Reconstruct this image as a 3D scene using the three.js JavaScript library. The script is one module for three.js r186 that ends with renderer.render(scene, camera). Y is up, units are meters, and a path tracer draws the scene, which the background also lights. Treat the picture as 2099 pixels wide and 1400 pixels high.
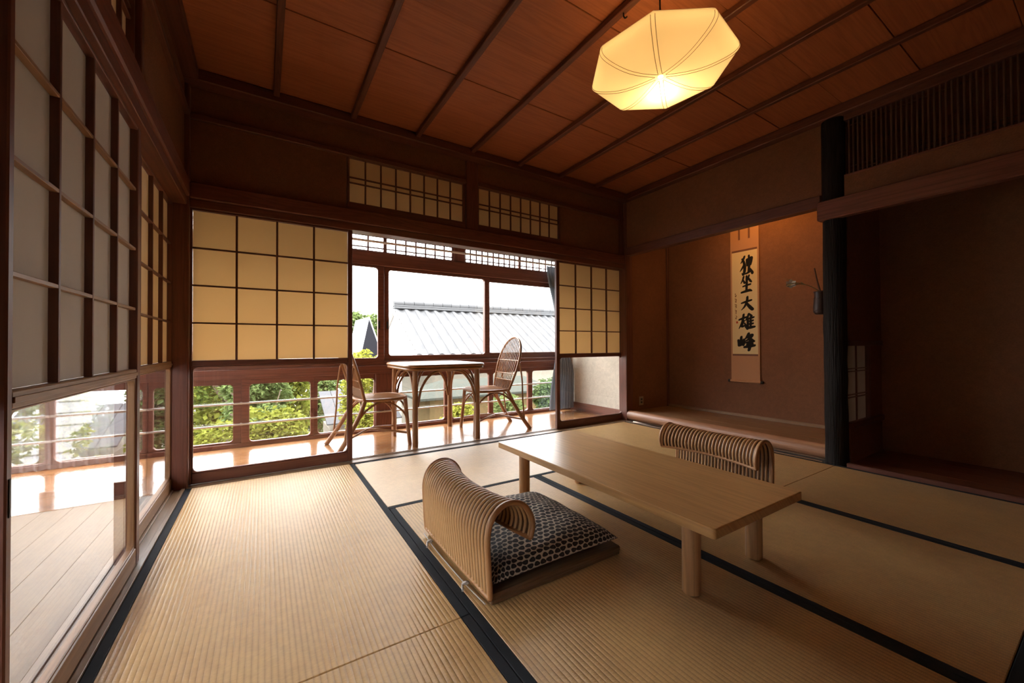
import * as THREE from 'three';
import { mergeGeometries } from 'three/addons/utils/BufferGeometryUtils.js';
import { RectAreaLightUniformsLib } from 'three/addons/lights/RectAreaLightUniformsLib.js';

// ------------------------------------------------------------------ camera, sky, lights, exposure
// Metres. x runs along the window wall, z from the window wall towards the viewer, y up; the tatami lie at y = 0.
const scene = new THREE.Scene();
const renderer = new THREE.WebGLRenderer({ antialias: true });
renderer.toneMapping = THREE.LinearToneMapping;
renderer.toneMappingExposure = 1.0;
renderer.shadowMap.enabled = true;
RectAreaLightUniformsLib.init();

const CAM = { x: 0.3984, y: 0.8533, z: 3.126, yaw: 0.562, pitch: 0.0101, roll: -0.0042, f: 807.45 };
const camera = new THREE.PerspectiveCamera(2 * Math.atan(700 / CAM.f) * 180 / Math.PI, 2099 / 1400, 0.05, 200);
camera.position.set(CAM.x, CAM.y, CAM.z);
camera.rotation.set(CAM.pitch, -CAM.yaw, CAM.roll, 'YXZ');
scene.add(camera);

// bright even overcast, a little brighter towards the zenith
function overcastSky(level) {
  const W = 64, H = 128, a = new Float32Array(W * H * 4);
  for (let j = 0; j < H; j++) {
    const e = ((j + 0.5) / H - 0.5) * Math.PI, s = Math.max(0, Math.sin(e));
    const l = level * (1 + 2 * s) / 3;                       // the standard overcast sky
    for (let i = 0; i < W; i++) { const k = (j * W + i) * 4; a[k] = l; a[k + 1] = l * 1.0; a[k + 2] = l * 1.0; a[k + 3] = 1; }
  }
  const t = new THREE.DataTexture(a, W, H, THREE.RGBAFormat, THREE.FloatType);
  t.mapping = THREE.EquirectangularReflectionMapping; t.magFilter = THREE.LinearFilter; t.needsUpdate = true;
  return t;
}
const SKY = 25;
scene.background = overcastSky(SKY);

// ------------------------------------------------------------------ random numbers, textures
function rng(seed) { let s = seed >>> 0; return () => { s = (s + 0x6d2b79f5) | 0; let t = Math.imul(s ^ (s >>> 15), 1 | s); t = (t + Math.imul(t ^ (t >>> 7), 61 | t)) ^ t; return ((t ^ (t >>> 14)) >>> 0) / 4294967296; }; }
const R = rng(20240611);
function valueNoise(seed, nx, ny) {              // tiling value noise on an nx x ny lattice, u and v in 0..1
  const r = rng(seed), g = new Float32Array(nx * ny); for (let i = 0; i < g.length; i++) g[i] = r();
  return (u, v) => {
    const x = (((u % 1) + 1) % 1) * nx, y = (((v % 1) + 1) % 1) * ny, i = Math.floor(x) % nx, j = Math.floor(y) % ny;
    let a = x - Math.floor(x), b = y - Math.floor(y); a = a * a * (3 - 2 * a); b = b * b * (3 - 2 * b);
    const i2 = (i + 1) % nx, j2 = (j + 1) % ny;
    return (g[j * nx + i] * (1 - a) + g[j * nx + i2] * a) * (1 - b) + (g[j2 * nx + i] * (1 - a) + g[j2 * nx + i2] * a) * b;
  };
}
function dataTex(W, H, f, srgb, repeat) {
  const a = new Uint8Array(W * H * 4);
  for (let j = 0; j < H; j++) for (let i = 0; i < W; i++) {
    const c = f((i + 0.5) / W, (j + 0.5) / H), k = (j * W + i) * 4;
    for (let q = 0; q < 3; q++) a[k + q] = Math.max(0, Math.min(255, 255 * (typeof c === 'number' ? c : c[q])));
    a[k + 3] = 255;
  }
  const t = new THREE.DataTexture(a, W, H); t.magFilter = THREE.LinearFilter; t.minFilter = THREE.LinearMipmapLinearFilter; t.generateMipmaps = true;
  t.wrapS = t.wrapT = THREE.RepeatWrapping; if (srgb) t.colorSpace = THREE.SRGBColorSpace; if (repeat) t.repeat.set(repeat[0], repeat[1]);
  t.needsUpdate = true; return t;
}
// wood grain along u; contrast about 1
function woodTex(seed, contrast, rings) {
  const n1 = valueNoise(seed, 3, 24), n2 = valueNoise(seed + 1, 5, 90), n3 = valueNoise(seed + 2, 12, 240), n4 = valueNoise(seed + 3, 2, 5), n5 = valueNoise(seed + 4, 60, 200);
  const f = (u, v) => {
    const w = n4(u, v) * 0.6 + n1(u, v) * 0.25, ring = 0.5 + 0.5 * Math.sin((v * rings + w * 6) * Math.PI * 2);
    return 0.35 * Math.pow(ring, 1.6) + 0.3 * n2(u, v) + 0.2 * n3(u, v) + 0.15 * n5(u, v);
  };
  return { map: dataTex(512, 512, (u, v) => { const d = f(u, v); return [1 - contrast * d * 0.9, 1 - contrast * d, 1 - contrast * d * 1.08]; }, true, [1, 2.5]),
    bump: dataTex(512, 512, (u, v) => 1 - f(u, v), false, [1, 2.5]) };
}
const woodA = woodTex(11, 0.34, 7), woodB = woodTex(41, 0.26, 10), woodC = woodTex(77, 0.2, 5);
const plasterTex = (() => { const a = valueNoise(5, 200, 200), b = valueNoise(6, 40, 40), c = valueNoise(7, 5, 5);
  return { map: dataTex(512, 512, (u, v) => 0.86 + 0.08 * a(u, v) + 0.05 * b(u, v) - 0.05 * c(u, v), true, [1, 1]), bump: dataTex(512, 512, (u, v) => 0.7 * a(u, v) + 0.3 * b(u, v), false, [1, 1]) }; })();
const paperTex = (() => { const a = valueNoise(15, 30, 160), b = valueNoise(16, 120, 30), c = valueNoise(17, 6, 6);
  return dataTex(256, 256, (u, v) => 0.93 + 0.05 * a(u, v) * b(u, v) + 0.03 * c(u, v), true, [2, 2]); })();
// tatami: ribs 15 mm apart running along u, tufted every 4 mm; one tile is 0.48 m
const tatamiTex = (() => {
  const big = valueNoise(21, 4, 4), mid = valueNoise(22, 24, 32), fine = valueNoise(23, 300, 64);
  const h = (u, v) => { const rib = Math.abs(Math.sin(v * 32 * Math.PI)), tuft = 0.5 + 0.5 * Math.sin((u * 120 + (Math.floor(v * 32) % 2) * 0.5) * Math.PI * 2); return Math.pow(rib, 0.6) * (0.8 + 0.2 * tuft); };
  return { map: dataTex(1024, 1024, (u, v) => { const k = 0.76 + 0.15 * h(u, v) + 0.06 * fine(u, v) + 0.05 * mid(u, v) + 0.04 * big(u, v); return [k, k * (0.985 + 0.015 * big(v, u)), k * 0.96]; }, true, [1 / 0.48, 1 / 0.48]),
    bump: dataTex(1024, 1024, h, false, [1 / 0.48, 1 / 0.48]) };
})();
const barkTex = (() => { const a = valueNoise(31, 40, 5), b = valueNoise(32, 90, 12), c = valueNoise(33, 9, 4);
  const f = (u, v) => Math.max(0, Math.min(1, 0.6 * a(u, v) + 0.5 * b(u, v) - 0.2 + 0.2 * c(u, v)));
  return { map: dataTex(512, 512, (u, v) => { const k = 0.5 + 0.5 * f(u, v); return [k, k * 0.98, k * 0.95]; }, true, [1, 1]), bump: dataTex(512, 512, f, false, [1, 1]) }; })();

// ------------------------------------------------------------------ materials
const lin = (r, g, b) => new THREE.Color().setRGB(r, g, b);
function std(color, rough, tex, o = {}) {
  const m = new THREE.MeshPhysicalMaterial({ color, roughness: rough, ...o });
  if (tex) { m.map = tex.map; if (tex.bump && o.bumpScale !== 0) { m.bumpMap = tex.bump; m.bumpScale = o.bumpScale ?? 0.0006; } }
  return m;
}
const M = {
  frame: std(lin(0.19, 0.066, 0.042), 0.42, woodA, { bumpScale: 0.0003 }),         // red-brown stained joinery
  frame2: std(lin(0.165, 0.058, 0.037), 0.45, woodB, { bumpScale: 0.0003 }),
  lightFrame: std(lin(0.36, 0.20, 0.10), 0.45, woodB, { bumpScale: 0.0003 }),        // paler weathered rails of the side doors
  sash: std(lin(0.21, 0.072, 0.042), 0.45, woodA, { bumpScale: 0.0003 }),            // veranda windows
  sill: std(lin(0.30, 0.19, 0.11), 0.38, woodB, { bumpScale: 0.0003 }),
  verandaFloor: [0, 1, 2].map((k) => std(lin(0.50 - 0.03 * k, 0.25 - 0.02 * k, 0.105 - 0.01 * k), 0.2, woodC, { bumpScale: 0.0001, clearcoat: 1, clearcoatRoughness: 0.08 })),
  sideFloor: [0, 1, 2].map((k) => std(lin(0.19 - 0.015 * k, 0.118 - 0.01 * k, 0.062 - 0.006 * k), 0.42, woodC, { bumpScale: 0.0001, specularIntensity: 0.7 })),
  ceiling: [0, 1, 2].map((k) => std(lin(0.45 - 0.025 * k, 0.145 - 0.010 * k, 0.055 - 0.004 * k), 0.55, woodC, { bumpScale: 0.0002 })),
  batten: std(lin(0.17, 0.055, 0.032), 0.5, woodA, { bumpScale: 0.0002 }),
  wall: std(lin(0.25, 0.104, 0.048), 0.95, plasterTex, { bumpScale: 0.0012 }),
  whiteWall: std(lin(0.78, 0.72, 0.6), 0.95, plasterTex, { bumpScale: 0.001 }),
  tatami: std(lin(0.60, 0.385, 0.18), 0.36, tatamiTex, { bumpScale: 0.0009, anisotropy: 0.9 }),
  heri: std(lin(0.016, 0.019, 0.024), 0.9, null, { specularIntensity: 0.5 }),
  sub: std(lin(0.2, 0.13, 0.08), 0.9, null),
  paper: std(lin(0.70, 0.535, 0.32), 1, null, { transmission: 0.5, thickness: 0, side: THREE.DoubleSide }),  // warm bounce off the veranda floor is put into this paper colour
  paperCoolLit: std(lin(0.46, 0.395, 0.33), 1, null, { transmission: 0.5, thickness: 0, side: THREE.DoubleSide }),  // same paper, with the cooler daylight of the side doors put into its colour
  glass: std(lin(1, 1, 1), 0.0, null, { transmission: 1, thickness: 0, ior: 1.5 }),
  tableWood: std(lin(0.64, 0.375, 0.155), 0.3, woodC, { bumpScale: 0.0002 }),
  tableLeg: std(lin(0.56, 0.31, 0.14), 0.42, woodB, { bumpScale: 0.0002 }),
  rattanPale: std(lin(0.58, 0.35, 0.165), 0.4, null),
  rattanWeave: std(lin(0.19, 0.095, 0.042), 0.6, woodB, { side: THREE.DoubleSide, bumpScale: 0 }),
  rattanRim: std(lin(0.42, 0.21, 0.09), 0.36, null),
  rattanDark: std(lin(0.36, 0.165, 0.06), 0.32, woodB, { bumpScale: 0.0004 }),
  rattanTop: std(lin(0.34, 0.165, 0.07), 0.28, woodC, { bumpScale: 0.0002 }),
  base: std(lin(0.21, 0.125, 0.07), 0.5, woodA, { bumpScale: 0.0002 }),
  white: std(lin(0.72, 0.68, 0.64), 0.7, null),
  string: std(lin(0.45, 0.41, 0.38), 0.8, null),
  steel: std(lin(0.55, 0.52, 0.48), 0.38, null, { metalness: 0.6 }),
  black: std(lin(0.012, 0.011, 0.011), 0.5, null),
  log: std(lin(0.46, 0.24, 0.14), 0.36, woodB, { bumpScale: 0.0008 }),
  bark: std(lin(0.024, 0.018, 0.016), 0.8, barkTex, { bumpScale: 0.006, specularIntensity: 0.5 }),
  nageshi: std(lin(0.22, 0.072, 0.044), 0.45, woodA, { bumpScale: 0.0003 }),
  alcoveFloor: std(lin(0.30, 0.17, 0.085), 0.4, woodC, { bumpScale: 0.0002 }),
  redFloor: std(lin(0.24, 0.075, 0.035), 0.3, woodA, { bumpScale: 0.0002 }),
  reed: std(lin(0.10, 0.045, 0.026), 0.55, null),
  cord: std(lin(0.03, 0.02, 0.016), 0.7, null),
  brass: std(lin(0.1, 0.06, 0.03), 0.4, null, { metalness: 0.8 }),
};
// ------------------------------------------------------------------ geometry helpers (uv in metres)
const geoCache = new Map();
function cbox(w, h, d, b = 0.0025, variant = 0) {        // box with chamfered edges; grain along its longest side
  const key = [w, h, d, b].map((x) => x.toFixed(5)).join() + ':' + variant;
  if (geoCache.has(key)) return geoCache.get(key);
  b = Math.min(b, w * 0.3, h * 0.3, d * 0.3);
  const X = w / 2, Y = h / 2, Z = d / 2, P = [];
  const S = [X, Y, Z];
  const pt = (sx, sy, sz, ax) => { const s = [sx, sy, sz]; return s.map((q, i) => q * (i === ax ? S[i] : S[i] - b)); };
  const quad = (a, c, e, g) => P.push(a, c, e, a, e, g);
  const orient = (poly) => { // outward
    const [a, c, e] = poly, n = [0, 1, 2].map((i) => { const j = (i + 1) % 3, k = (i + 2) % 3; return (c[j] - a[j]) * (e[k] - a[k]) - (c[k] - a[k]) * (e[j] - a[j]); });
    const m = poly.reduce((s, p) => [s[0] + p[0], s[1] + p[1], s[2] + p[2]], [0, 0, 0]);
    return n[0] * m[0] + n[1] * m[1] + n[2] * m[2] < 0 ? poly.slice().reverse() : poly;
  };
  for (let ax = 0; ax < 3; ax++) for (const s of [-1, 1]) {
    const o = [(ax + 1) % 3, (ax + 2) % 3];
    const c = [[-1, -1], [1, -1], [1, 1], [-1, 1]].map(([p, q]) => { const v = [0, 0, 0]; v[ax] = s; v[o[0]] = p; v[o[1]] = q; return pt(v[0], v[1], v[2], ax); });
    quad(...orient(c));
  }
  for (let ax = 0; ax < 3; ax++) { const [i, j] = [(ax + 1) % 3, (ax + 2) % 3];
    for (const p of [-1, 1]) for (const q of [-1, 1]) {
      const mk = (t, face) => { const v = [0, 0, 0]; v[ax] = t; v[i] = p; v[j] = q; return pt(v[0], v[1], v[2], face); };
      quad(...orient([mk(-1, i), mk(1, i), mk(1, j), mk(-1, j)]));
    } }
  for (const x of [-1, 1]) for (const y of [-1, 1]) for (const z of [-1, 1]) P.push(...orient([pt(x, y, z, 0), pt(x, y, z, 1), pt(x, y, z, 2)]));
  const g = flatGeo(P, [w, h, d], variant);
  geoCache.set(key, g); return g;
}
function flatGeo(P, size, variant = 0) {
  const g = new THREE.BufferGeometry();
  g.setAttribute('position', new THREE.Float32BufferAttribute(P.flat(), 3)); g.computeVertexNormals();
  const long = size.indexOf(Math.max(...size)), uv = [], N = g.attributes.normal, off = [variant * 0.37, variant * 0.213];
  for (let t = 0; t < P.length; t += 3) {
    const n = [Math.abs(N.getX(t)), Math.abs(N.getY(t)), Math.abs(N.getZ(t))], ax = n.indexOf(Math.max(...n)), o = [0, 1, 2].filter((i) => i !== ax);
    const [a, c] = o[1] === long ? [o[1], o[0]] : o;
    for (let k = 0; k < 3; k++) uv.push(P[t + k][a] + off[0], P[t + k][c] + off[1]);
  }
  g.setAttribute('uv', new THREE.Float32BufferAttribute(uv, 2));
  return g;
}
function tube(pts, r, seg = 24, rad = 8, closed = false) {
  const c = new THREE.CatmullRomCurve3(pts.map((p) => new THREE.Vector3(...p)), closed, 'centripetal');
  const g = new THREE.TubeGeometry(c, seg, r, rad, closed), L = c.getLength(), u = g.attributes.uv;
  for (let i = 0; i < u.count; i++) u.setXY(i, u.getX(i) * L, u.getY(i) * r * 6.28);
  if (closed) return g;
  const caps = [0, 1].map((e) => { const p = c.getPointAt(e), t = c.getTangentAt(e).multiplyScalar(e ? 1 : -1), q = new THREE.CircleGeometry(r, rad); q.lookAt(t); q.translate(p.x, p.y, p.z); return q; });
  return mergeGeometries([g, ...caps]);
}
function taper(pts, radii, seg = 16, rad = 7) {          // tube whose radius runs through radii
  const c = new THREE.CatmullRomCurve3(pts.map((p) => new THREE.Vector3(...p)), false, 'centripetal'), g = new THREE.TubeGeometry(c, seg, 1, rad, false), p = g.attributes.position;
  for (let i = 0; i <= seg; i++) { const t = i / seg, o = c.getPointAt(t), k = t * (radii.length - 1), a = Math.min(radii.length - 2, Math.floor(k)), r = radii[a] + (radii[a + 1] - radii[a]) * (k - a);
    for (let j = 0; j <= rad; j++) { const q = i * (rad + 1) + j; p.setXYZ(q, o.x + (p.getX(q) - o.x) * r, o.y + (p.getY(q) - o.y) * r, o.z + (p.getZ(q) - o.z) * r); } }
  return g;
}
function lathe(profile, seg = 24) { const g = new THREE.LatheGeometry(profile.map(([r, y]) => new THREE.Vector2(r, y)), seg), u = g.attributes.uv, p = g.attributes.position; for (let i = 0; i < u.count; i++) u.setXY(i, p.getY(i), u.getX(i) * 0.2); return g; }
function grid(nu, nv, f) {                                // smooth sheet f(u, v) -> [x, y, z]
  const P = [], U = [], I = [];
  for (let j = 0; j <= nv; j++) for (let i = 0; i <= nu; i++) { const p = f(i / nu, j / nv); P.push(p[0], p[1], p[2]); U.push(p[3] ?? i / nu, p[4] ?? j / nv); }
  for (let j = 0; j < nv; j++) for (let i = 0; i < nu; i++) { const a = j * (nu + 1) + i; I.push(a, a + 1, a + nu + 2, a, a + nu + 2, a + nu + 1); }
  const g = new THREE.BufferGeometry(); g.setAttribute('position', new THREE.Float32BufferAttribute(P, 3)); g.setAttribute('uv', new THREE.Float32BufferAttribute(U, 2)); g.setIndex(I); g.computeVertexNormals(); return g;
}
// ------------------------------------------------------------------ scene-graph helpers
const taken = new Map();
function numbered(name) { const n = taken.get(name) ?? 0; taken.set(name, n + 1); return n ? name + '_' + String(n).padStart(3, '0') : name; }
function shade(m) { m.castShadow = m.receiveShadow = true; return m; }
function thing(name, label, category, group) { const o = new THREE.Group(); o.name = numbered(name); o.userData = { label, category }; if (group) o.userData.group = group; scene.add(o); return o; }
function struct(name, label) { const o = new THREE.Group(); o.name = name; o.userData = { kind: 'structure', label, category: name.split('_')[0] }; scene.add(o); return o; }
function part(parent, name, geo, mat, pos, rot) { const m = shade(new THREE.Mesh(geo, mat)); m.name = name; if (pos) m.position.set(...pos); if (rot) m.rotation.set(...rot); parent.add(m); return m; }
function sub(parentMesh, child) { parentMesh.updateMatrixWorld(true); child.updateMatrixWorld(true); parentMesh.attach(child); return child; }
let vary = 0;
function beam(parent, name, x0, x1, y0, y1, z0, z1, mat, b = 0.003) {
  return part(parent, name, cbox(x1 - x0, y1 - y0, z1 - z0, b, vary++ % 3), mat, [(x0 + x1) / 2, (y0 + y1) / 2, (z0 + z1) / 2]);
}
// ================================================================== THE ROOM
const CEIL = 2.53, BACK = 3.96, Z0 = 0.074;
// ---- floor: sub-floor, veranda planks, sills
{
  const f = struct('floor', 'floor of the room with the planked veranda around it');
  beam(f, 'subfloor', -0.12, 4.7, -0.16, -0.058, -0.07, BACK, M.sub, 0);
  beam(f, 'veranda_base', -1.2, 3.98, -0.16, -0.021, -1.05, -0.07, M.sub, 0);
  beam(f, 'side_veranda_base', -1.2, -0.12, -0.16, -0.021, -0.07, BACK, M.sub, 0);
  // front veranda: boards along x
  const n = 8, z1 = -0.062, z0 = -0.935, w = (z1 - z0) / n;
  for (let i = 0; i < n; i++) beam(f, 'plank', -1.12, 3.89, -0.02, 0, z0 + i * w + 0.0005, z0 + (i + 1) * w - 0.0005, M.verandaFloor[(i * 2 + 1) % 3], 0.0012);
  // side veranda: boards along z, closed off by a cross board at the corner
  beam(f, 'cross_board', -1.12, -0.125, -0.02, 0.0015, -0.06, 0.09, M.verandaFloor[2], 0.002);
  const m = 9, x0 = -1.12, x1 = -0.125, v = (x1 - x0) / m;
  for (let i = 0; i < m; i++) beam(f, 'plank', x0 + i * v + 0.0005, x0 + (i + 1) * v - 0.0005, -0.02, 0, 0.091, BACK, M.sideFloor[(i * 2) % 3], 0.0012);
}
// ---- sills under the sliding doors, two grooves each
{
  const s = struct('trim_1', 'grooved wooden door sill between tatami and front veranda');
  for (const [a, c, h] of [[-0.06, -0.045, 0.004], [-0.045, -0.018, 0], [-0.018, -0.014, 0.004], [-0.014, 0.016, 0], [0.016, Z0 - 0.001, 0.004]]) beam(s, 'sill_strip', 0.005, 3.87, -0.055, h, a, c, M.sill, 0.001);
  const t = struct('trim_2', 'grooved wooden door sill between tatami and side veranda');
  for (const [a, c, h] of [[-0.122, -0.098, 0.006], [-0.098, -0.062, 0], [-0.062, -0.054, 0.006], [-0.054, -0.018, 0], [-0.018, -0.0005, 0.006]]) beam(t, 'sill_strip', a, c, -0.055, h, 0.075, BACK - 0.01, M.sill, 0.001);
}
// ---- tatami: eight mats in a 3.82 m square
function mat(label, x0, z0, along) {
  const W = 0.955, L = 1.91, h = 0.055, g = 0.0012, o = thing('tatami_mat', label, 'tatami mat', 'tatami mats of the room');
  const w = (along === 'x' ? L : W), d = (along === 'x' ? W : L);
  o.position.set(x0 + w / 2, -h, z0 + d / 2);
  const top = (name, w2, d2, px, pz, m, lift) => {
    const geo = cbox(w2, h, d2, 0.002, 0); return part(o, name, geo, m, [px, h / 2 + lift, pz]);
  };
  const b = 0.031;
  if (along === 'x') {
    top('straw_cover', w - 2 * g, d - 2 * b - g, 0, 0, M.tatami, 0);
    for (const s of [-1, 1]) top('cloth_border', w - 2 * g, b - g, 0, s * (d / 2 - b / 2 - g / 2), M.heri, 0.0006);
  } else {
    top('straw_cover', w - 2 * b - g, d - 2 * g, 0, 0, M.tatami, 0);
    for (const s of [-1, 1]) top('cloth_border', b - g, d - 2 * g, s * (w / 2 - b / 2 - g / 2), 0, M.heri, 0.0006);
  }
}
mat('straw tatami mat in front of the closed shoji door, along the side veranda', 0, Z0, 'z');
mat('straw tatami mat along the side veranda, away from the windows', 0, Z0 + 1.91, 'z');
mat('sunlit pale tatami mat lying crosswise at the open veranda doorway', 0.955, Z0, 'x');
mat('tatami mat under the legless chair with the patterned cushion', 0.955, Z0 + 0.955, 'z');
mat('tatami mat under the right side of the low table', 1.91, Z0 + 0.955, 'z');
mat('tatami mat along the scroll alcove beside the rolled log edge', 2.865, Z0, 'z');
mat('shaded tatami mat along the dark side alcove behind the bark post', 2.865, Z0 + 1.91, 'z');
mat('dark tatami mat lying crosswise behind the low table, far from the windows', 0.955, Z0 + 2.865, 'x');
// ---- ceiling: boards along x, battens along z, cornices
{
  const c = struct('ceiling', 'reddish cedar board ceiling with dark battens');
  const bw = 0.3865;
  for (let k = 0, z = 0.115 - bw; z < BACK; k++, z += bw) {
    const a = Math.max(z, -0.06), e = Math.min(z + bw, BACK + 0.06);
    beam(c, 'ceiling_board', -0.14, 3.95, CEIL + 0.0035 * (k % 2), CEIL + 0.014 + 0.0035 * (k % 2), a + 0.0015, e - 0.0015, M.ceiling[(k * 2) % 3], 0.0015);
  }
  beam(c, 'ceiling_slab', -0.2, 4.75, CEIL + 0.025, CEIL + 0.15, -0.1, BACK + 0.1, M.sub, 0);
  for (let i = 1; i < 8; i++) beam(c, 'batten', -0.0117 + 0.4775 * i - 0.018, -0.0117 + 0.4775 * i + 0.018, CEIL - 0.036, CEIL - 0.0005, 0.125, BACK - 0.03, M.batten, 0.004);
  beam(c, 'cornice', -0.04, 3.9, 2.462, CEIL, 0.02, 0.127, M.batten, 0.006);
  beam(c, 'cornice', -0.05, 0.062, 2.462, CEIL, 0.127, BACK, M.batten, 0.006);
  beam(c, 'cornice', 3.79, 3.9, 2.462, CEIL, 0.127, BACK, M.batten, 0.006);
  beam(c, 'cornice', 0.062, 3.79, 2.462, CEIL, BACK - 0.1, BACK, M.batten, 0.006);
  const v = struct('ceiling_veranda', 'boarded ceiling over the veranda');
  for (let i = 0; i < 6; i++) beam(v, 'ceiling_board', -1.25, 4.1, 2.42, 2.44, -1.06 + i * 0.165, -1.06 + (i + 1) * 0.165 - 0.002, M.ceiling[i % 3], 0.001);
  beam(v, 'roof_slab', -1.4, 4.15, 2.46, 2.6, -1.25, -0.1, M.sub, 0);
  for (let i = 0; i < 6; i++) beam(v, 'ceiling_board', -1.25 + i * 0.19, -1.25 + (i + 1) * 0.19 - 0.002, 2.42, 2.44, -0.06, BACK + 0.1, M.ceiling[(i + 1) % 3], 0.001);
  beam(v, 'roof_slab', -1.4, -0.14, 2.46, 2.6, -0.1, BACK + 0.1, M.sub, 0);
}
// ---- pillars
{
  const p = struct('trim_3', 'square red-brown corner pillar between the two veranda sides');
  beam(p, 'pillar', -0.068, 0.012, -0.05, CEIL - 0.07, -0.052, 0.066, M.frame, 0.006);
  const q = struct('trim_4', 'square red-brown pillar between veranda wall and scroll alcove');
  beam(q, 'pillar', 3.85, 3.955, -0.05, CEIL - 0.07, -0.055, 0.062, M.frame, 0.006);
}
// ---- paper lattice transoms (ranma)
function ranma(parent, axisMap, a0, a1, cols) {      // axisMap(x, y, z) puts local box limits into the world
  const y0 = 1.929, y1 = 2.26, cw = (a1 - a0) / cols, B = (name, x0, x1, ya, yb, za, zb, m) => axisMap(parent, name, x0, x1, ya, yb, za, zb, m);
  const rows = [[y0, 2.0775], [2.0775, 2.1175], [2.1175, y1]];
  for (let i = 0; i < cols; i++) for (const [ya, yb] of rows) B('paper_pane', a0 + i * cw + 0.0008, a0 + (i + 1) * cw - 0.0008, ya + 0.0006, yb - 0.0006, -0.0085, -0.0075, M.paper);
  for (let i = 1; i < cols; i++) B('lattice_bar', a0 + i * cw - 0.0055, a0 + i * cw + 0.0055, y0, y1, -0.006, 0.008, M.frame2);
  for (const y of [2.0775, 2.1175]) B('lattice_bar', a0, a1, y - 0.0045, y + 0.0045, -0.007, 0.007, M.frame2);
  B('frame_rail', a0 - 0.016, a1 + 0.016, y1, y1 + 0.02, -0.016, 0.016, M.frame2); B('frame_rail', a0 - 0.016, a1 + 0.016, y0 - 0.02, y0, -0.016, 0.016, M.frame2);
  for (const x of [a0 - 0.016, a1]) B('frame_stile', x, x + 0.016, y0, y1, -0.015, 0.015, M.frame2);
}
const bFront = (p, n, x0, x1, y0, y1, z0, z1, m) => beam(p, n, x0, x1, y0, y1, z0, z1, m, 0.0012);
const bLeft = (p, n, a0, a1, y0, y1, z0, z1, m) => beam(p, n, z0 - 0.03, z1 - 0.03, y0, y1, a0, a1, m, 0.0012);
// ---- window wall above the doors
{
  const w = struct('wall_window', 'brown plaster wall above the veranda doors with tie beam and struts');
  beam(w, 'tie_beam', 0.012, 3.85, 1.766, 1.868, -0.03, 0.052, M.nageshi, 0.007);
  beam(w, 'door_head', 0.012, 3.85, 1.715, 1.766, -0.062, 0.04, M.frame, 0.003);
  beam(w, 'plaster_panel', 0.012, 0.915, 1.868, 2.47, -0.06, 0.012, M.wall, 0);
  beam(w, 'plaster_panel', 2.944, 3.85, 1.868, 2.47, -0.06, 0.012, M.wall, 0);
  beam(w, 'plaster_panel', 0.915, 2.944, 2.28, 2.47, -0.06, 0.012, M.wall, 0);
  beam(w, 'ledge', 0.915, 2.944, 1.868, 1.909, -0.05, 0.02, M.frame, 0.002);
  beam(w, 'strut', 1.885, 1.998, 1.868, 2.47, -0.05, 0.04, M.frame, 0.004);
  beam(w, 'picture_rail', 0.012, 1.885, 2.263, 2.3, -0.02, 0.036, M.frame2, 0.004);
  beam(w, 'picture_rail', 1.998, 3.85, 2.263, 2.3, -0.02, 0.036, M.frame2, 0.004);
  beam(w, 'post_trim', 3.79, 3.85, 1.868, 2.47, -0.02, 0.03, M.frame2, 0.003);
  const r1 = struct('window_1', 'paper lattice transom left of the strut above the veranda doorway'); ranma(r1, bFront, 0.935, 1.863, 8);
  const r2 = struct('window_2', 'paper lattice transom right of the strut above the veranda doorway'); ranma(r2, bFront, 2.016, 2.924, 8);
}
// ---- side wall above the doors
{
  const w = struct('wall_left', 'brown plaster wall above the side shoji doors with tie beam');
  beam(w, 'tie_beam', -0.08, 0.016, 1.766, 1.868, 0.066, BACK, M.nageshi, 0.007);
  beam(w, 'door_head', -0.122, 0.002, 1.715, 1.766, 0.066, BACK, M.frame, 0.003);
  beam(w, 'plaster_panel', -0.1, -0.012, 1.868, 2.47, 0.066, 1.12, M.wall, 0);
  beam(w, 'plaster_panel', -0.1, -0.012, 2.28, 2.47, 1.12, 3.0, M.wall, 0);
  beam(w, 'plaster_panel', -0.1, -0.012, 1.868, 2.47, 3.0, BACK, M.wall, 0);
  beam(w, 'ledge', -0.09, 0.0, 1.868, 1.909, 1.12, 3.0, M.frame, 0.002);
  beam(w, 'post_trim', -0.07, 0.004, 1.868, 2.3, 1.085, 1.124, M.frame2, 0.003);
  beam(w, 'picture_rail', -0.05, 0.012, 2.263, 2.3, 0.066, BACK, M.frame2, 0.004);
  const r = struct('window_3', 'paper lattice transom above the side shoji doors'); ranma(r, bLeft, 1.14, 2.98, 16);
  const b = struct('wall_back', 'plaster wall behind the viewer');
  beam(b, 'plaster_panel', -1.25, 4.7, -0.05, 2.56, BACK, BACK + 0.1, M.wall, 0);
}
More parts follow.
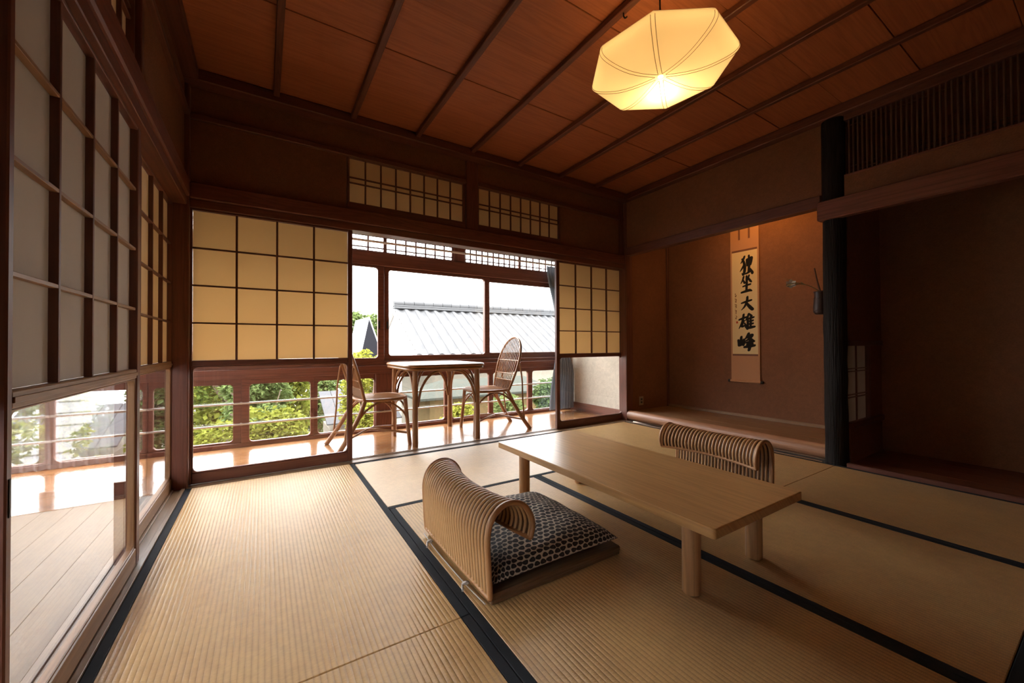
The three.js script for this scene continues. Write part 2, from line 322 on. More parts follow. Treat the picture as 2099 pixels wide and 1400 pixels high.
// ---- sliding doors: paper lattice above, glass below
function roundHole(w, h, r) { const p = new THREE.Path(), x = w / 2, y = h / 2; p.moveTo(-x + r, -y); p.lineTo(x - r, -y); p.absarc(x - r, -y + r, r, -Math.PI / 2, 0); p.lineTo(x, y - r); p.absarc(x - r, y - r, r, 0, Math.PI / 2); p.lineTo(-x + r, y); p.absarc(-x + r, y - r, r, Math.PI / 2, Math.PI); p.lineTo(-x, -y + r); p.absarc(-x + r, -y + r, r, Math.PI, 1.5 * Math.PI); return p; }
function glassFrame(w, h, hole, r, t) {                 // flat frame w x h with a rounded opening; hole = [x0, x1, y0, y1] from the centre
  const s = new THREE.Shape(); s.moveTo(-w / 2, -h / 2); s.lineTo(w / 2, -h / 2); s.lineTo(w / 2, h / 2); s.lineTo(-w / 2, h / 2); s.closePath();
  const hw = hole[1] - hole[0], hh = hole[3] - hole[2], p = roundHole(hw, hh, r), c = [(hole[0] + hole[1]) / 2, (hole[2] + hole[3]) / 2];
  s.holes.push(new THREE.Path(p.getPoints(5).map((q) => new THREE.Vector2(q.x + c[0], q.y + c[1]))));
  const g = new THREE.ExtrudeGeometry(s, { depth: t, bevelEnabled: true, bevelSize: 0.0025, bevelThickness: 0.0025, bevelSegments: 1, bevelOffset: -0.0025 }); g.translate(0, 0, -t / 2); return g;
}
function shoji(name, label, W, sl, sr, mats, o = {}) {
  const d = struct(name, label), T = 0.0155, top = 1.735, yp0 = 0.7675, yp1 = 1.7049, rail = o.rail ?? 0.731, gy0 = 0.072, cols = 4, rows = 4;
  const { stile, railM, bar } = mats, x0 = sl, x1 = W - sr, cw = (x1 - x0) / cols, rh = (yp1 - yp0) / rows;
  beam(d, 'stile', 0, sl, 0.004, top, -T, T, stile, 0.003); beam(d, 'stile', x1, W, 0.004, top, -T, T, stile, 0.003);
  beam(d, 'top_rail', x0, x1, yp1, top, -T + 0.001, T - 0.001, stile, 0.002);
  beam(d, 'middle_rail', x0, x1, rail, yp0, -T + 0.001, T - 0.001, railM, 0.003);
  if (o.groove) beam(d, 'rail_moulding', x0, x1, rail + 0.012, yp0 - 0.012, T - 0.001, T + 0.003, railM, 0.002);
  beam(d, 'bottom_rail', x0, x1, 0.004, gy0, -T + 0.001, T - 0.001, railM, 0.003);
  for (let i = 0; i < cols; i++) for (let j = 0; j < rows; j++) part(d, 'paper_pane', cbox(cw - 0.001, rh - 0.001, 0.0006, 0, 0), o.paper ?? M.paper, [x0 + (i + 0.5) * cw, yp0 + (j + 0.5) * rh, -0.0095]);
  for (let i = 1; i < cols; i++) beam(d, 'lattice_bar', x0 + i * cw - 0.006, x0 + i * cw + 0.006, yp0, yp1, -0.008, 0.010, bar, 0.001);
  for (let j = 1; j < rows; j++) beam(d, 'lattice_bar', x0, x1, yp0 + j * rh - 0.005, yp0 + j * rh + 0.005, -0.0075, 0.0095, o.crossBar ?? bar, 0.001);
  const w = x1 - x0, h = rail - gy0, m = o.inset ?? 0.006;
  part(d, 'glass_bead', glassFrame(w, h, [-w / 2 + m, w / 2 - m, -h / 2 + m, h / 2 - m], 0.028, 0.016), railM, [(x0 + x1) / 2, (gy0 + rail) / 2, 0]);
  part(d, 'glass_pane', cbox(w - 0.002, h - 0.002, 0.003, 0, 0), M.pane, [(x0 + x1) / 2, (gy0 + rail) / 2, -0.002]);
  return d;
}
M.pane = M.glass;
{
  const fm = { stile: M.frame, railM: M.frame, bar: M.frame2 }, sm = { stile: M.frame, railM: M.lightFrame, bar: M.frame2 };
  shoji('door_1', 'closed paper and glass shoji door beside the corner pillar, facing the front veranda', 0.966, 0.0316, 0.031, fm).position.set(-0.01, 0, 0);
  shoji('door_2', 'paper and glass shoji door pushed open against the scroll alcove pillar', 0.975, 0.042, 0.03, fm).position.set(2.912, 0, -0.03);
  const far = shoji('door_3', 'side shoji door next to the corner pillar, set behind its neighbour', 0.966, 0.03, 0.03, sm, { rail: 0.731, groove: true }); far.rotation.y = Math.PI / 2; far.position.set(-0.08, 0, 1.0);
  const near = shoji('door_4', 'side shoji door with pale rails and a dark pull, on the room side of its track', 0.966, 0.022, 0.042, sm, { rail: 0.731, groove: true, crossBar: M.lightFrame, paper: M.paperCoolLit }); near.rotation.y = Math.PI / 2; near.position.set(-0.036, 0, 1.965);
  part(near, 'pull', cbox(0.008, 0.075, 0.004, 0.001), M.black, [0.011, 0.56, 0.0155]);
  const d5 = shoji('door_5', 'side shoji door beside the viewer, set behind its neighbour', 0.966, 0.03, 0.03, sm, { rail: 0.731, groove: true, paper: M.paperCoolLit }); d5.rotation.y = Math.PI / 2; d5.position.set(-0.08, 0, 2.92);
  const d6 = shoji('door_6', 'side shoji door at the end behind the viewer', 1.03, 0.03, 0.03, sm, { rail: 0.731, groove: true, paper: M.paperCoolLit }); d6.rotation.y = Math.PI / 2; d6.position.set(-0.036, 0, 3.93);
}
// ================================================================== VERANDA WINDOWS
let windowNo = 3;
function sash(label, x0, x1, y0, y1, m, depth, z, turn, o = {}) {       // m = [left, right, bottom, top] frame widths
  const g = struct('window_' + (++windowNo), label), w = x1 - x0, h = y1 - y0;
  part(g, 'sash_frame', glassFrame(w, h, [-w / 2 + m[0], w / 2 - m[1], -h / 2 + m[2], h / 2 - m[3]], o.r ?? 0.03, depth), M.sash, [0, 0, 0]);
  part(g, 'glass_pane', cbox(w - m[0] * 0.8 - m[1] * 0.8, h - m[2] * 0.8 - m[3] * 0.8, 0.003, 0, 0), M.glass, [(m[0] - m[1]) / 2 * 0.8, (m[2] - m[3]) / 2 * 0.8, 0]);
  if (turn) { g.rotation.y = Math.PI / 2; g.position.set(z, (y0 + y1) / 2, (x0 + x1) / 2); } else g.position.set((x0 + x1) / 2, (y0 + y1) / 2, z);
  return g;
}
const ZW = -0.97;
{
  const t = struct('trim_5', 'red-brown posts and beams of the front veranda window wall');
  beam(t, 'bottom_track', -1.12, 3.89, -0.02, 0.034, -1.0, -0.935, M.sash, 0.004);
  beam(t, 'waist_beam', -1.12, 3.89, 0.576, 0.66, -1.0, -0.915, M.sash, 0.006);
  beam(t, 'waist_track', -1.12, 3.89, 0.66, 0.7, -1.0, -0.935, M.sash, 0.003);
  beam(t, 'head_beam', -1.12, 3.89, 1.662, 1.8, -1.01, -0.93, M.sash, 0.006);
  beam(t, 'eave_beam', -1.12, 3.89, 2.0, 2.42, -1.03, -0.93, M.sash, 0.006);
  beam(t, 'post', 1.342, 1.513, 0.034, 0.576, -1.0, -0.93, M.sash, 0.006);
  beam(t, 'post', -0.917, -0.863, 0.034, 0.576, -1.0, -0.93, M.sash, 0.006);
  beam(t, 'post', 2.195, 2.335, 1.8, 2.0, -1.0, -0.94, M.sash, 0.004);
  beam(t, 'post', 3.79, 3.89, 0.034, 2.0, -1.0, -0.93, M.sash, 0.006);
  beam(t, 'post', -1.2, -1.1, -0.02, 2.42, -1.05, -0.93, M.sash, 0.006);
}
{ // low fixed windows
  const L = 'low window pane of the front veranda ';
  const e = [-1.1, -0.917, -0.863, -0.36, 0.236, 0.79, 1.342, 1.513, 2.13, 2.67, 3.237, 3.79];
  sash(L + 'in the left corner behind the sheer curtain', e[0], e[1], 0.034, 0.576, [0.02, 0.008, 0.014, 0.045], 0.03, ZW, 0);
  sash(L + 'behind the hem of the sheer curtain', e[2], e[3], 0.034, 0.576, [0.008, 0.03, 0.014, 0.045], 0.03, ZW, 0);
  sash(L + 'seen past the corner pillar', e[3], e[4], 0.034, 0.576, [0.03, 0.058, 0.014, 0.045], 0.03, ZW - 0.004, 0);
  sash(L + 'behind the closed shoji door, garden view', e[4], e[5], 0.034, 0.576, [0.058, 0.028, 0.006, 0.045], 0.03, ZW + 0.02, 0);
  sash(L + 'behind the left rattan chair', e[5], e[6], 0.034, 0.576, [0.033, 0.008, 0.006, 0.045], 0.03, ZW, 0);
  sash(L + 'behind the left legs of the rattan table', e[7], e[8], 0.034, 0.576, [0.008, 0.044, 0.01, 0.045], 0.03, ZW, 0);
  sash(L + 'behind the right legs of the rattan table', e[8], e[9], 0.034, 0.576, [0.044, 0.032, 0.01, 0.045], 0.03, ZW + 0.01, 0);
  sash(L + 'behind the right rattan chair', e[9], e[10], 0.034, 0.576, [0.032, 0.033, 0.01, 0.045], 0.03, ZW, 0);
  sash(L + 'beside the grey curtain', e[10], e[11], 0.034, 0.576, [0.033, 0.02, 0.01, 0.045], 0.03, ZW, 0);
  const U = 'large sliding window of the front veranda ';
  sash(U + 'in the left corner', -1.1, 0.27, 0.7, 1.662, [0.05, 0.06, 0.045, 0.02], 0.03, ZW, 0);
  const a = sash(U + 'with a tree and dark roof behind it', 0.24, 1.43, 0.7, 1.662, [0.06, 0.062, 0.035, 0.02], 0.03, ZW + 0.014, 0);
  const b = sash(U + 'over the rattan table with the tiled roof behind', 1.422, 2.663, 0.7, 1.662, [0.062, 0.064, 0.055, 0.028], 0.03, ZW - 0.012, 0);
  sash(U + 'beside the grey curtain', 2.6, 3.79, 0.7, 1.662, [0.063, 0.05, 0.068, 0.05], 0.03, ZW - 0.03, 0);
  part(a, 'pull', cbox(0.018, 0.075, 0.004, 0.001), M.black, [0.545, -0.115, 0.019]);
  part(b, 'pull', cbox(0.018, 0.075, 0.004, 0.001), M.black, [-0.575, -0.115, 0.019]);
}
{ // latticed transom lights above the big windows
  const T = 'small latticed transom window of the front veranda ';
  const spans = [[-1.1, 0.27, 'in the left corner', 7], [0.27, 1.445, 'above the dark neighbouring roof', 7], [1.445, 2.195, 'left of the short post', 7], [2.335, 3.09, 'right of the short post', 10], [3.09, 3.79, 'over the grey curtain', 7]];
  for (const [x0, x1, l, n] of spans) {
    const g = sash(T + l, x0, x1, 1.8, 2.0, [0.017, 0.017, 0.012, 0.012], 0.026, ZW, 0, { r: 0.004 }), w = x1 - x0;
    for (let i = 1; i < n; i++) part(g, 'lattice_bar', cbox(0.016, 0.176, 0.012, 0.0008), M.frame2, [-w / 2 + i * w / n, 0, 0.009]);
    for (const y of [-0.058, 0.058]) part(g, 'lattice_bar', cbox(w - 0.034, 0.011, 0.012, 0.0008), M.frame2, [0, y, 0.011]);
  }
}
for (const [y, l] of [[0.372, 'upper'], [0.196, 'lower']]) { const r = thing('safety_rail', l + ' thin metal safety rail across the low veranda windows', 'rail', 'safety rails of the veranda windows'); part(r, 'rod', tube([[-1.1, y, -0.916], [1.4, y, -0.916], [3.79, y, -0.916]], 0.0085, 24, 8), M.steel); for (const x of [-0.89, 0.236, 1.43, 2.67, 3.78]) part(r, 'bracket', cbox(0.016, 0.02, 0.03, 0.002), M.steel, [x, y, -0.928]); }
{ // side veranda window wall, mostly out of sight but letting in the light
  const XW = -1.16, t = struct('trim_6', 'red-brown posts and beams of the side veranda window wall');
  beam(t, 'bottom_track', XW - 0.03, XW + 0.035, -0.02, 0.034, -0.93, BACK, M.sash, 0.004);
  beam(t, 'waist_beam', XW - 0.03, XW + 0.05, 0.576, 0.7, -0.93, BACK, M.sash, 0.006);
  beam(t, 'head_beam', XW - 0.04, XW + 0.04, 1.662, 1.8, -0.93, BACK, M.sash, 0.006);
  beam(t, 'eave_beam', XW - 0.05, XW + 0.05, 2.0, 2.42, -0.93, BACK, M.sash, 0.006);
  const places = ['nearest the house corner', 'second from the house corner', 'third from the house corner', 'at its far end'];
  for (let i = 0; i < 4; i++) { const a = -0.93 + i * 1.22, b = a + 1.22;
    sash('low side veranda window ' + places[i], a, b, 0.034, 0.576, [0.035, 0.035, 0.02, 0.045], 0.03, XW, 1);
    sash('tall side veranda window ' + places[i], a, b, 0.7, 1.662, [0.05, 0.05, 0.05, 0.04], 0.03, XW, 1);
    sash('side veranda transom window ' + places[i], a, b, 1.8, 2.0, [0.02, 0.02, 0.012, 0.012], 0.026, XW, 1, { r: 0.004 });
  }
}
{
  const e = struct('trim_11', 'unseen deep boarded eave added to shade the side veranda windows');  // out of view, added to cut high sky light on this side
  for (let i = 0; i < 5; i++) { const b = part(e, 'eave_board', cbox(0.24, 0.02, BACK + 1.3, 0.002), M.ceiling[i % 3], [-1.33 - i * 0.235, 2.36 - i * 0.075, BACK / 2 - 0.5]); b.rotation.z = 0.31; }
}
{
  const w = struct('wall_veranda', 'cream plaster end wall of the front veranda with a brown baseboard');
  beam(w, 'plaster_panel', 3.89, 3.96, -0.02, 2.45, -1.0, -0.055, M.whiteWall, 0);
  beam(w, 'baseboard', 3.872, 3.89, -0.002, 0.105, -0.93, -0.062, M.sash, 0.003);
}
// ================================================================== ALCOVES ON THE RIGHT
{
  const w = struct('wall_right', 'brown plaster walls of the scroll alcove and side alcove');
  beam(w, 'plaster_panel', 3.865, 3.945, 1.945, 2.47, 0.062, 1.9, M.wall, 0);                 // above the lintel
  beam(w, 'plaster_panel', 4.6, 4.68, 0, 2.55, -0.06, 1.96, M.wall, 0);                        // back of the scroll alcove
  beam(w, 'plaster_panel', 4.57, 4.68, 0, 2.55, 2.03, BACK + 0.1, M.wall, 0);             // dark back of the side alcove
  beam(w, 'plaster_panel', 3.955, 4.6, 0, 2.55, -0.05, 0.05, M.wall, 0);                      // left cheek
  beam(w, 'plaster_panel', 3.92, 4.6, 0.84, 2.55, 1.955, 2.035, M.wall, 0);                   // between the alcoves, above the little window
  beam(w, 'plaster_panel', 4.3, 4.6, 0.25, 0.84, 1.955, 2.035, M.wall, 0);
  beam(w, 'plaster_panel', 3.92, 4.6, 0, 0.25, 1.955, 2.035, M.wall, 0);
  beam(w, 'plaster_panel', 3.95, 4.6, 2.4, 2.46, 0.05, 1.955, M.wall, 0);                     // alcove ceilings
  beam(w, 'plaster_panel', 3.95, 4.6, 2.5, 2.55, 2.035, BACK, M.wall, 0);
  beam(w, 'plaster_panel', 3.845, 3.92, 1.88, 2.03, 2.04, BACK, M.wall, 0);                   // band under the reed screen
  beam(w, 'corner_batten', 4.57, 4.6, 0.11, 2.4, 0.05, 0.07, M.frame2, 0.003);
  const l = struct('trim_7', 'dark lintel of the scroll alcove');
  beam(l, 'lintel', 3.845, 3.93, 1.858, 1.945, 0.062, 1.9, M.frame2, 0.005);
  const n = struct('trim_8', 'red-brown tie beam across the bark post and the side alcove');
  beam(n, 'tie_beam', 3.785, 3.85, 1.742, 1.878, 1.897, BACK, M.nageshi, 0.006);
  const f = struct('floor_alcove', 'raised board floor of the scroll alcove and low floor of the side alcove');
  for (let i = 0; i < 3; i++) beam(f, 'alcove_board', 3.9 + i * 0.2335, 3.9 + (i + 1) * 0.2335 - 0.001, 0, 0.104, 0.05, 1.955, M.alcoveFloor, 0.002);
  beam(f, 'skirting', 4.585, 4.6, 0.104, 0.135, 0.05, 1.955, M.alcoveFloor, 0.003);
  for (let i = 0; i < 4; i++) beam(f, 'low_board', 3.862 + i * 0.1845, 3.862 + (i + 1) * 0.1845 - 0.001, -0.05, 0.012, 2.035, BACK, M.redFloor, 0.002);
  beam(f, 'threshold', 3.821, 3.861, -0.05, 0.028, 2.04, BACK, M.frame2, 0.005);
  beam(f, 'edge_strip', 3.821, 3.84, -0.05, 0.004, 0.062, 1.9, M.sill, 0.002);
}
{ // rolled log edge of the alcove floor
  const o = struct('trim_9', 'smooth pale log edging the raised floor of the scroll alcove');
  const g = tube([[3.896, 0.066, 0.063], [3.894, 0.066, 0.6], [3.897, 0.067, 1.3], [3.894, 0.066, 1.91]], 0.052, 30, 20); part(o, 'log', g, M.log);
}
{ // bark post
  const o = struct('trim_10', 'dark bark-covered round log post between the two alcoves');
  const nz = valueNoise(51, 14, 20), n2 = valueNoise(52, 30, 8), H = 2.53;
  const g = grid(40, 60, (u, v) => { const a = u * Math.PI * 2, r = 0.066 + 0.006 * (nz(u, v) - 0.5) + 0.004 * (n2(u, v) - 0.5); return [r * Math.cos(a), v * H - 0.03, -r * Math.sin(a), u * 2, v * 2.5]; });
  part(o, 'log', g, M.bark, [3.872, 0, 1.97]);
}
{ // little lattice window between the alcoves
  const o = struct('window_' + (++windowNo), 'small paper lattice window in the cheek of the side alcove');
  const x0 = 3.925, x1 = 4.285, y0 = 0.295, y1 = 0.84, z = 2.028, ys = [0.295, 0.468, 0.488, 0.655, 0.675, 0.84], xs = [x0, 4.085, x1];
  for (let i = 0; i < 2; i++) for (let j = 0; j < 5; j++) beam(o, 'paper_pane', xs[i] + 0.0006, xs[i + 1] - 0.0006, ys[j] + 0.0004, ys[j + 1] - 0.0004, z - 0.014, z - 0.0132, M.paperCoolLit, 0);
  beam(o, 'lattice_bar', 4.081, 4.089, y0, y1, z - 0.012, z - 0.002, M.nageshi, 0.0008);
  for (const y of ys.slice(1, 5)) beam(o, 'lattice_bar', x0, x1, y - 0.0035, y + 0.0035, z - 0.0125, z - 0.001, M.nageshi, 0.0008);
  beam(o, 'frame_sill', 3.92, 4.6, 0.25, 0.293, 1.95, 2.05, M.frame2, 0.003); beam(o, 'frame_head', 3.92, 4.6, 0.84, 0.88, 1.95, 2.045, M.frame2, 0.003);
  beam(o, 'frame_stile', x1, x1 + 0.02, y0, y1, 1.955, 2.042, M.frame2, 0.003);
}
{ // reed screen above the side alcove
  const o = struct('window_' + (++windowNo), 'dark vertical reed screen above the side alcove');
  const z0 = 2.05, z1 = BACK - 0.1, p = 0.0245, n = Math.floor((z1 - z0) / p), g = new THREE.CylinderGeometry(0.0062, 0.0062, 0.40, 7);
  for (let i = 0; i < n; i++) part(o, 'reed', g, M.reed, [3.87, 2.233, z0 + (i + 0.5) * p]);
  for (const y of [2.07, 2.1, 2.39]) part(o, 'tie_rod', cbox(0.006, 0.008, z1 - z0, 0.001), M.reed, [3.88, y, (z0 + z1) / 2]);
  beam(o, 'screen_sill', 3.84, 3.9, 2.028, 2.042, 2.04, BACK, M.nageshi, 0.003);
  beam(o, 'screen_head', 3.845, 3.9, 2.425, 2.465, 2.04, BACK, M.frame2, 0.003);
}
{ // hidden picture light behind the lintel
  const o = thing('alcove_light', 'small warm light hidden behind the alcove lintel', 'light');
  part(o, 'housing', cbox(0.05, 0.03, 0.36, 0.004), M.white, [4.12, 2.382, 1.25]);
  const lens = part(o, 'lens', cbox(0.04, 0.004, 0.34, 0), std(lin(1, 0.8, 0.5), 0.6, null, { emissive: lin(1, 0.5, 0.14), emissiveIntensity: 1.6 }), [4.12, 2.364, 1.25]);
  const L = new THREE.RectAreaLight(lin(1, 0.48, 0.13), 200, 0.04, 0.34); L.name = 'alcove_lamp'; L.position.set(4.12, 2.358, 1.25); L.lookAt(4.4, 1.9, 1.25); scene.add(L); lens.castShadow = false;
}
{ // power outlet in the alcove cheek
  const o = thing('wall_outlet', 'small beige power outlet low on the alcove side wall', 'outlet');
  part(o, 'plate', cbox(0.07, 0.1, 0.006, 0.002), std(lin(0.34, 0.27, 0.18), 0.5, null), [4.1, 0.207, 0.054]);
  for (const y of [0.225, 0.19]) part(o, 'socket', cbox(0.026, 0.018, 0.004, 0.001), M.black, [4.1, y, 0.0585]);
}
// ------------------------------------------------------------------ hanging scroll
function brush(ctx, pts, sx, sy, ox, oy, rough) {       // pts [x, y, width] on a 100-grid
  const P = pts.map(([x, y, w]) => [ox + x * sx, oy + y * sy, w * sx * 1.8]);
  for (let i = 0; i < P.length - 1; i++) {
    const a = P[Math.max(0, i - 1)], b = P[i], c = P[i + 1], d = P[Math.min(P.length - 1, i + 2)];
    for (let t = 0; t <= 1; t += 0.02) {
      const q = [0, 1, 2].map((k) => 0.5 * (2 * b[k] + (c[k] - a[k]) * t + (2 * a[k] - 5 * b[k] + 4 * c[k] - d[k]) * t * t + (3 * b[k] - a[k] - 3 * c[k] + d[k]) * t * t * t));
      ctx.beginPath(); ctx.ellipse(q[0], q[1], Math.max(0.5, q[2] * 0.55 * (0.94 + rough() * 0.12)), Math.max(0.5, q[2] * 0.42), -0.7, 0, 7); ctx.fill();
    }
  }
}
const CHARS = [
  [[[38, 6, 8], [30, 20, 9], [14, 36, 4]], [[22, 16, 6], [34, 34, 9], [40, 62, 11], [32, 92, 10], [20, 86, 3]], [[36, 44, 8], [24, 60, 8], [8, 76, 3]], [[54, 22, 8], [55, 36, 8], [57, 52, 7]], [[54, 22, 7], [72, 18, 9], [86, 17, 10], [84, 34, 9], [80, 50, 6]], [[58, 50, 7], [82, 46, 6]], [[68, 4, 7], [70, 40, 10], [66, 84, 9]], [[48, 90, 7], [66, 85, 9], [84, 78, 7]], [[76, 68, 5], [90, 88, 10], [92, 94, 5]]],
  [[[30, 8, 8], [24, 24, 8], [10, 42, 4]], [[26, 26, 6], [38, 42, 9]], [[70, 4, 8], [62, 22, 8], [54, 36, 4]], [[68, 20, 6], [78, 32, 9], [88, 40, 6]], [[26, 60, 7], [54, 55, 9], [80, 52, 8]], [[52, 6, 8], [53, 40, 10], [50, 88, 10]], [[14, 92, 9], [46, 87, 12], [72, 84, 12], [90, 88, 5]]],
  [[[14, 42, 7], [46, 34, 10], [84, 26, 8]], [[56, 2, 9], [52, 34, 11], [36, 66, 9], [12, 90, 3]], [[48, 40, 6], [66, 64, 12], [90, 88, 12], [98, 88, 3]]],
  [[[4, 34, 7], [26, 27, 9], [48, 20, 7]], [[32, 4, 8], [26, 40, 9], [14, 68, 7], [2, 88, 3]], [[34, 42, 7], [22, 66, 8], [24, 76, 8], [46, 68, 6]], [[38, 56, 5], [48, 80, 9]], [[64, 2, 8], [56, 22, 8], [44, 40, 4]], [[57, 28, 8], [58, 60, 9], [56, 92, 8]], [[72, 4, 5], [80, 16, 9]], [[58, 30, 6], [76, 27, 8], [94, 23, 7]], [[58, 47, 6], [90, 42, 7]], [[58, 64, 6], [90, 60, 7]], [[52, 88, 8], [76, 83, 11], [100, 80, 7]], [[74, 24, 7], [76, 54, 8], [74, 84, 7]]],
  [[[22, 22, 8], [20, 46, 10], [22, 66, 9]], [[4, 42, 7], [8, 62, 9], [10, 76, 8], [36, 66, 7]], [[36, 38, 7], [38, 56, 10], [34, 74, 7]], [[64, 2, 9], [56, 20, 9], [42, 38, 4]], [[58, 16, 7], [84, 12, 10], [68, 34, 9], [44, 50, 4]], [[60, 22, 7], [76, 40, 11], [96, 50, 6]], [[52, 58, 7], [72, 54, 9], [90, 52, 7]], [[54, 70, 6], [86, 66, 8]], [[40, 86, 8], [66, 81, 11], [98, 76, 8]], [[72, 46, 8], [72, 76, 11], [66, 104, 10]]],
];
const scrollArt = (() => {
  const W = 360, H = 1500, cv = document.createElement('canvas'); cv.width = W; cv.height = H; const c = cv.getContext('2d'), r = rng(91);
  c.fillStyle = '#dcc493'; c.fillRect(0, 0, W, H);
  for (let i = 0; i < 2600; i++) { c.fillStyle = `rgba(${150 + r() * 60},${120 + r() * 50},${70 + r() * 40},0.07)`; c.fillRect(r() * W, r() * H, 2 + r() * 14, 1 + r() * 2); }
  c.fillStyle = '#0e0b0b';
  const rows = [[62, 330], [352, 300], [668, 240], [915, 270], [1200, 260]], xs = [[104, 208], [112, 190], [110, 196], [92, 226], [74, 246]];
  CHARS.forEach((ch, k) => ch.forEach((s) => brush(c, s, xs[k][1] / 100, (rows[k][1] - 30) / 100, xs[k][0], rows[k][0], r)));
  c.fillStyle = '#6a3c22';
  for (let k = 0; k < 5; k++) { const y = 600 + k * 82; for (let q = 0; q < 5; q++) brush(c, [[r() * 60, q * 20 + r() * 10, 8], [30 + r() * 50, q * 20 + r() * 18, 10], [20 + r() * 70, q * 20 + 16, 6]], 0.36, 0.6, 34 + k * 2, y, r); }
  c.fillStyle = '#a5371e'; c.fillRect(56, 1018, 26, 30);
  const t = new THREE.CanvasTexture(cv); t.colorSpace = THREE.SRGBColorSpace; t.magFilter = THREE.LinearFilter; return t;
})();
{
  const o = thing('hanging_scroll', 'tall hanging scroll with black brush calligraphy on the alcove back wall', 'scroll');
  const silk = std(lin(0.48, 0.24, 0.12), 0.85, null), band = std(lin(0.16, 0.065, 0.04), 0.8, null), paper = std(lin(1, 1, 1), 0.9, null, { map: scrollArt });
  o.position.set(4.588, 0, 0.975);
  const B = (name, z0, z1, y0, y1, x0, x1, m) => part(o, name, cbox(x1 - x0, y1 - y0, z1 - z0, 0.0004), m, [(x0 + x1) / 2, (y0 + y1) / 2, (z0 + z1) / 2]);
  B('mounting_silk', -0.142, 0.142, 0.48, 2.27, -0.003, 0.003, silk);
  const pg = new THREE.PlaneGeometry(0.252, 1.06); part(o, 'calligraphy_paper', pg, paper, [-0.0036, 1.285, 0], [0, -Math.PI / 2, 0]);
  B('brocade_band', -0.126, 0.126, 1.815, 1.835, -0.0045, -0.003, band); B('brocade_band', -0.126, 0.126, 0.737, 0.755, -0.0045, -0.003, band);
  for (const z of [-0.048, 0.05]) { B('hanging_ribbon', z - 0.009, z + 0.009, 1.94, 2.26, -0.0075, -0.006, band); }
  const rod = new THREE.CylinderGeometry(0.012, 0.012, 0.30, 14); rod.rotateX(Math.PI / 2); part(o, 'roller', rod, silk, [-0.004, 0.474, 0]);
  for (const s of [-1, 1]) { const k = new THREE.CylinderGeometry(0.014, 0.014, 0.022, 14); k.rotateX(Math.PI / 2); part(o, 'roller_knob', k, M.black, [-0.004, 0.474, s * 0.161]); }
  const tr = new THREE.CylinderGeometry(0.008, 0.008, 0.3, 10); tr.rotateX(Math.PI / 2); part(o, 'top_rod', tr, M.black, [0, 2.275, 0]);
  part(o, 'hanging_cord', tube([[0, 2.28, -0.08], [0.004, 2.36, 0], [0, 2.28, 0.08]], 0.002, 12, 5), M.cord);
}
{ // basket vase hung behind the bark post, with its flowers
  const v = thing('hanging_vase', 'dark brown basket vase hung beside the bark post', 'vase');
  v.position.set(3.925, 1.075, 1.862);
  const weave = std(lin(0.05, 0.02, 0.013), 0.5, woodB, { bumpScale: 0.001 });
  const vb = part(v, 'body', lathe([[0.001, 0], [0.03, 0.002], [0.042, 0.02], [0.044, 0.06], [0.04, 0.1], [0.036, 0.14], [0.038, 0.17], [0.034, 0.172], [0.032, 0.14], [0.036, 0.06], [0.001, 0.02]], 20), weave);
  for (const y of [0.03, 0.075, 0.12]) { const t = new THREE.TorusGeometry(0.0425 - y * 0.03, 0.0025, 6, 24); t.rotateX(Math.PI / 2); part(vb, 'woven_ring', t, weave, [0, y, 0]); }
  const rim = new THREE.TorusGeometry(0.037, 0.004, 6, 24); rim.rotateX(Math.PI / 2); part(vb, 'rim', rim, weave, [0, 0.172, 0]);
  part(v, 'hook_loop', tube([[-0.02, 0.17, 0.03], [-0.03, 0.21, 0.045], [-0.035, 0.17, 0.05]], 0.003, 10, 5), weave);
  const f = thing('flower_stem', 'white flower with drooping leaves and a bare twig in the hanging vase', 'flower');
  const green = std(lin(0.13, 0.12, 0.04), 0.6, null, { side: THREE.DoubleSide }), petal = std(lin(0.62, 0.55, 0.46), 0.7, null, { side: THREE.DoubleSide }), twig = std(lin(0.09, 0.035, 0.02), 0.7, null);
  f.position.set(3.925, 1.252, 1.862);
  part(f, 'twig', taper([[0, -0.004, 0], [-0.004, 0.06, -0.012], [-0.01, 0.175, -0.03]], [0.0065, 0.005, 0.004], 10, 6), twig);
  part(f, 'stem', taper([[0, -0.004, 0], [-0.03, 0.04, -0.05], [-0.06, 0.07, -0.11], [-0.07, 0.065, -0.15]], [0.003, 0.0025, 0.002, 0.0015], 14, 5), green);
  const leafShape = (L, w) => grid(4, 8, (u, v2) => { const t = v2, k = Math.sin(Math.PI * Math.pow(t, 0.8)) * w; return [(u - 0.5) * 2 * k, -t * t * L * 0.35, t * L]; });
  const leaf = leafShape(0.11, 0.02), pet = leafShape(0.05, 0.014);
  const dirs = [[-0.06, 0.07, -0.1, 2.6, 0.3], [-0.05, 0.058, -0.085, 2.0, 0.9], [-0.065, 0.068, -0.12, 3.4, 0.8], [-0.04, 0.05, -0.06, -2.4, 0.4], [-0.06, 0.07, -0.11, 4.3, 0.2]];
  for (const [x, y, z, a, p] of dirs) part(f, 'leaf', leaf, green, [x, y, z], [p, a, 0]);
  for (let k = 0; k < 6; k++) { const m = part(f, 'petal', pet, petal, [-0.075, 0.066, -0.165]); m.rotation.set(0, -Math.PI / 2 + 0.5, 0); m.rotateZ(k * Math.PI / 3); m.rotateX(-1.1); }
}
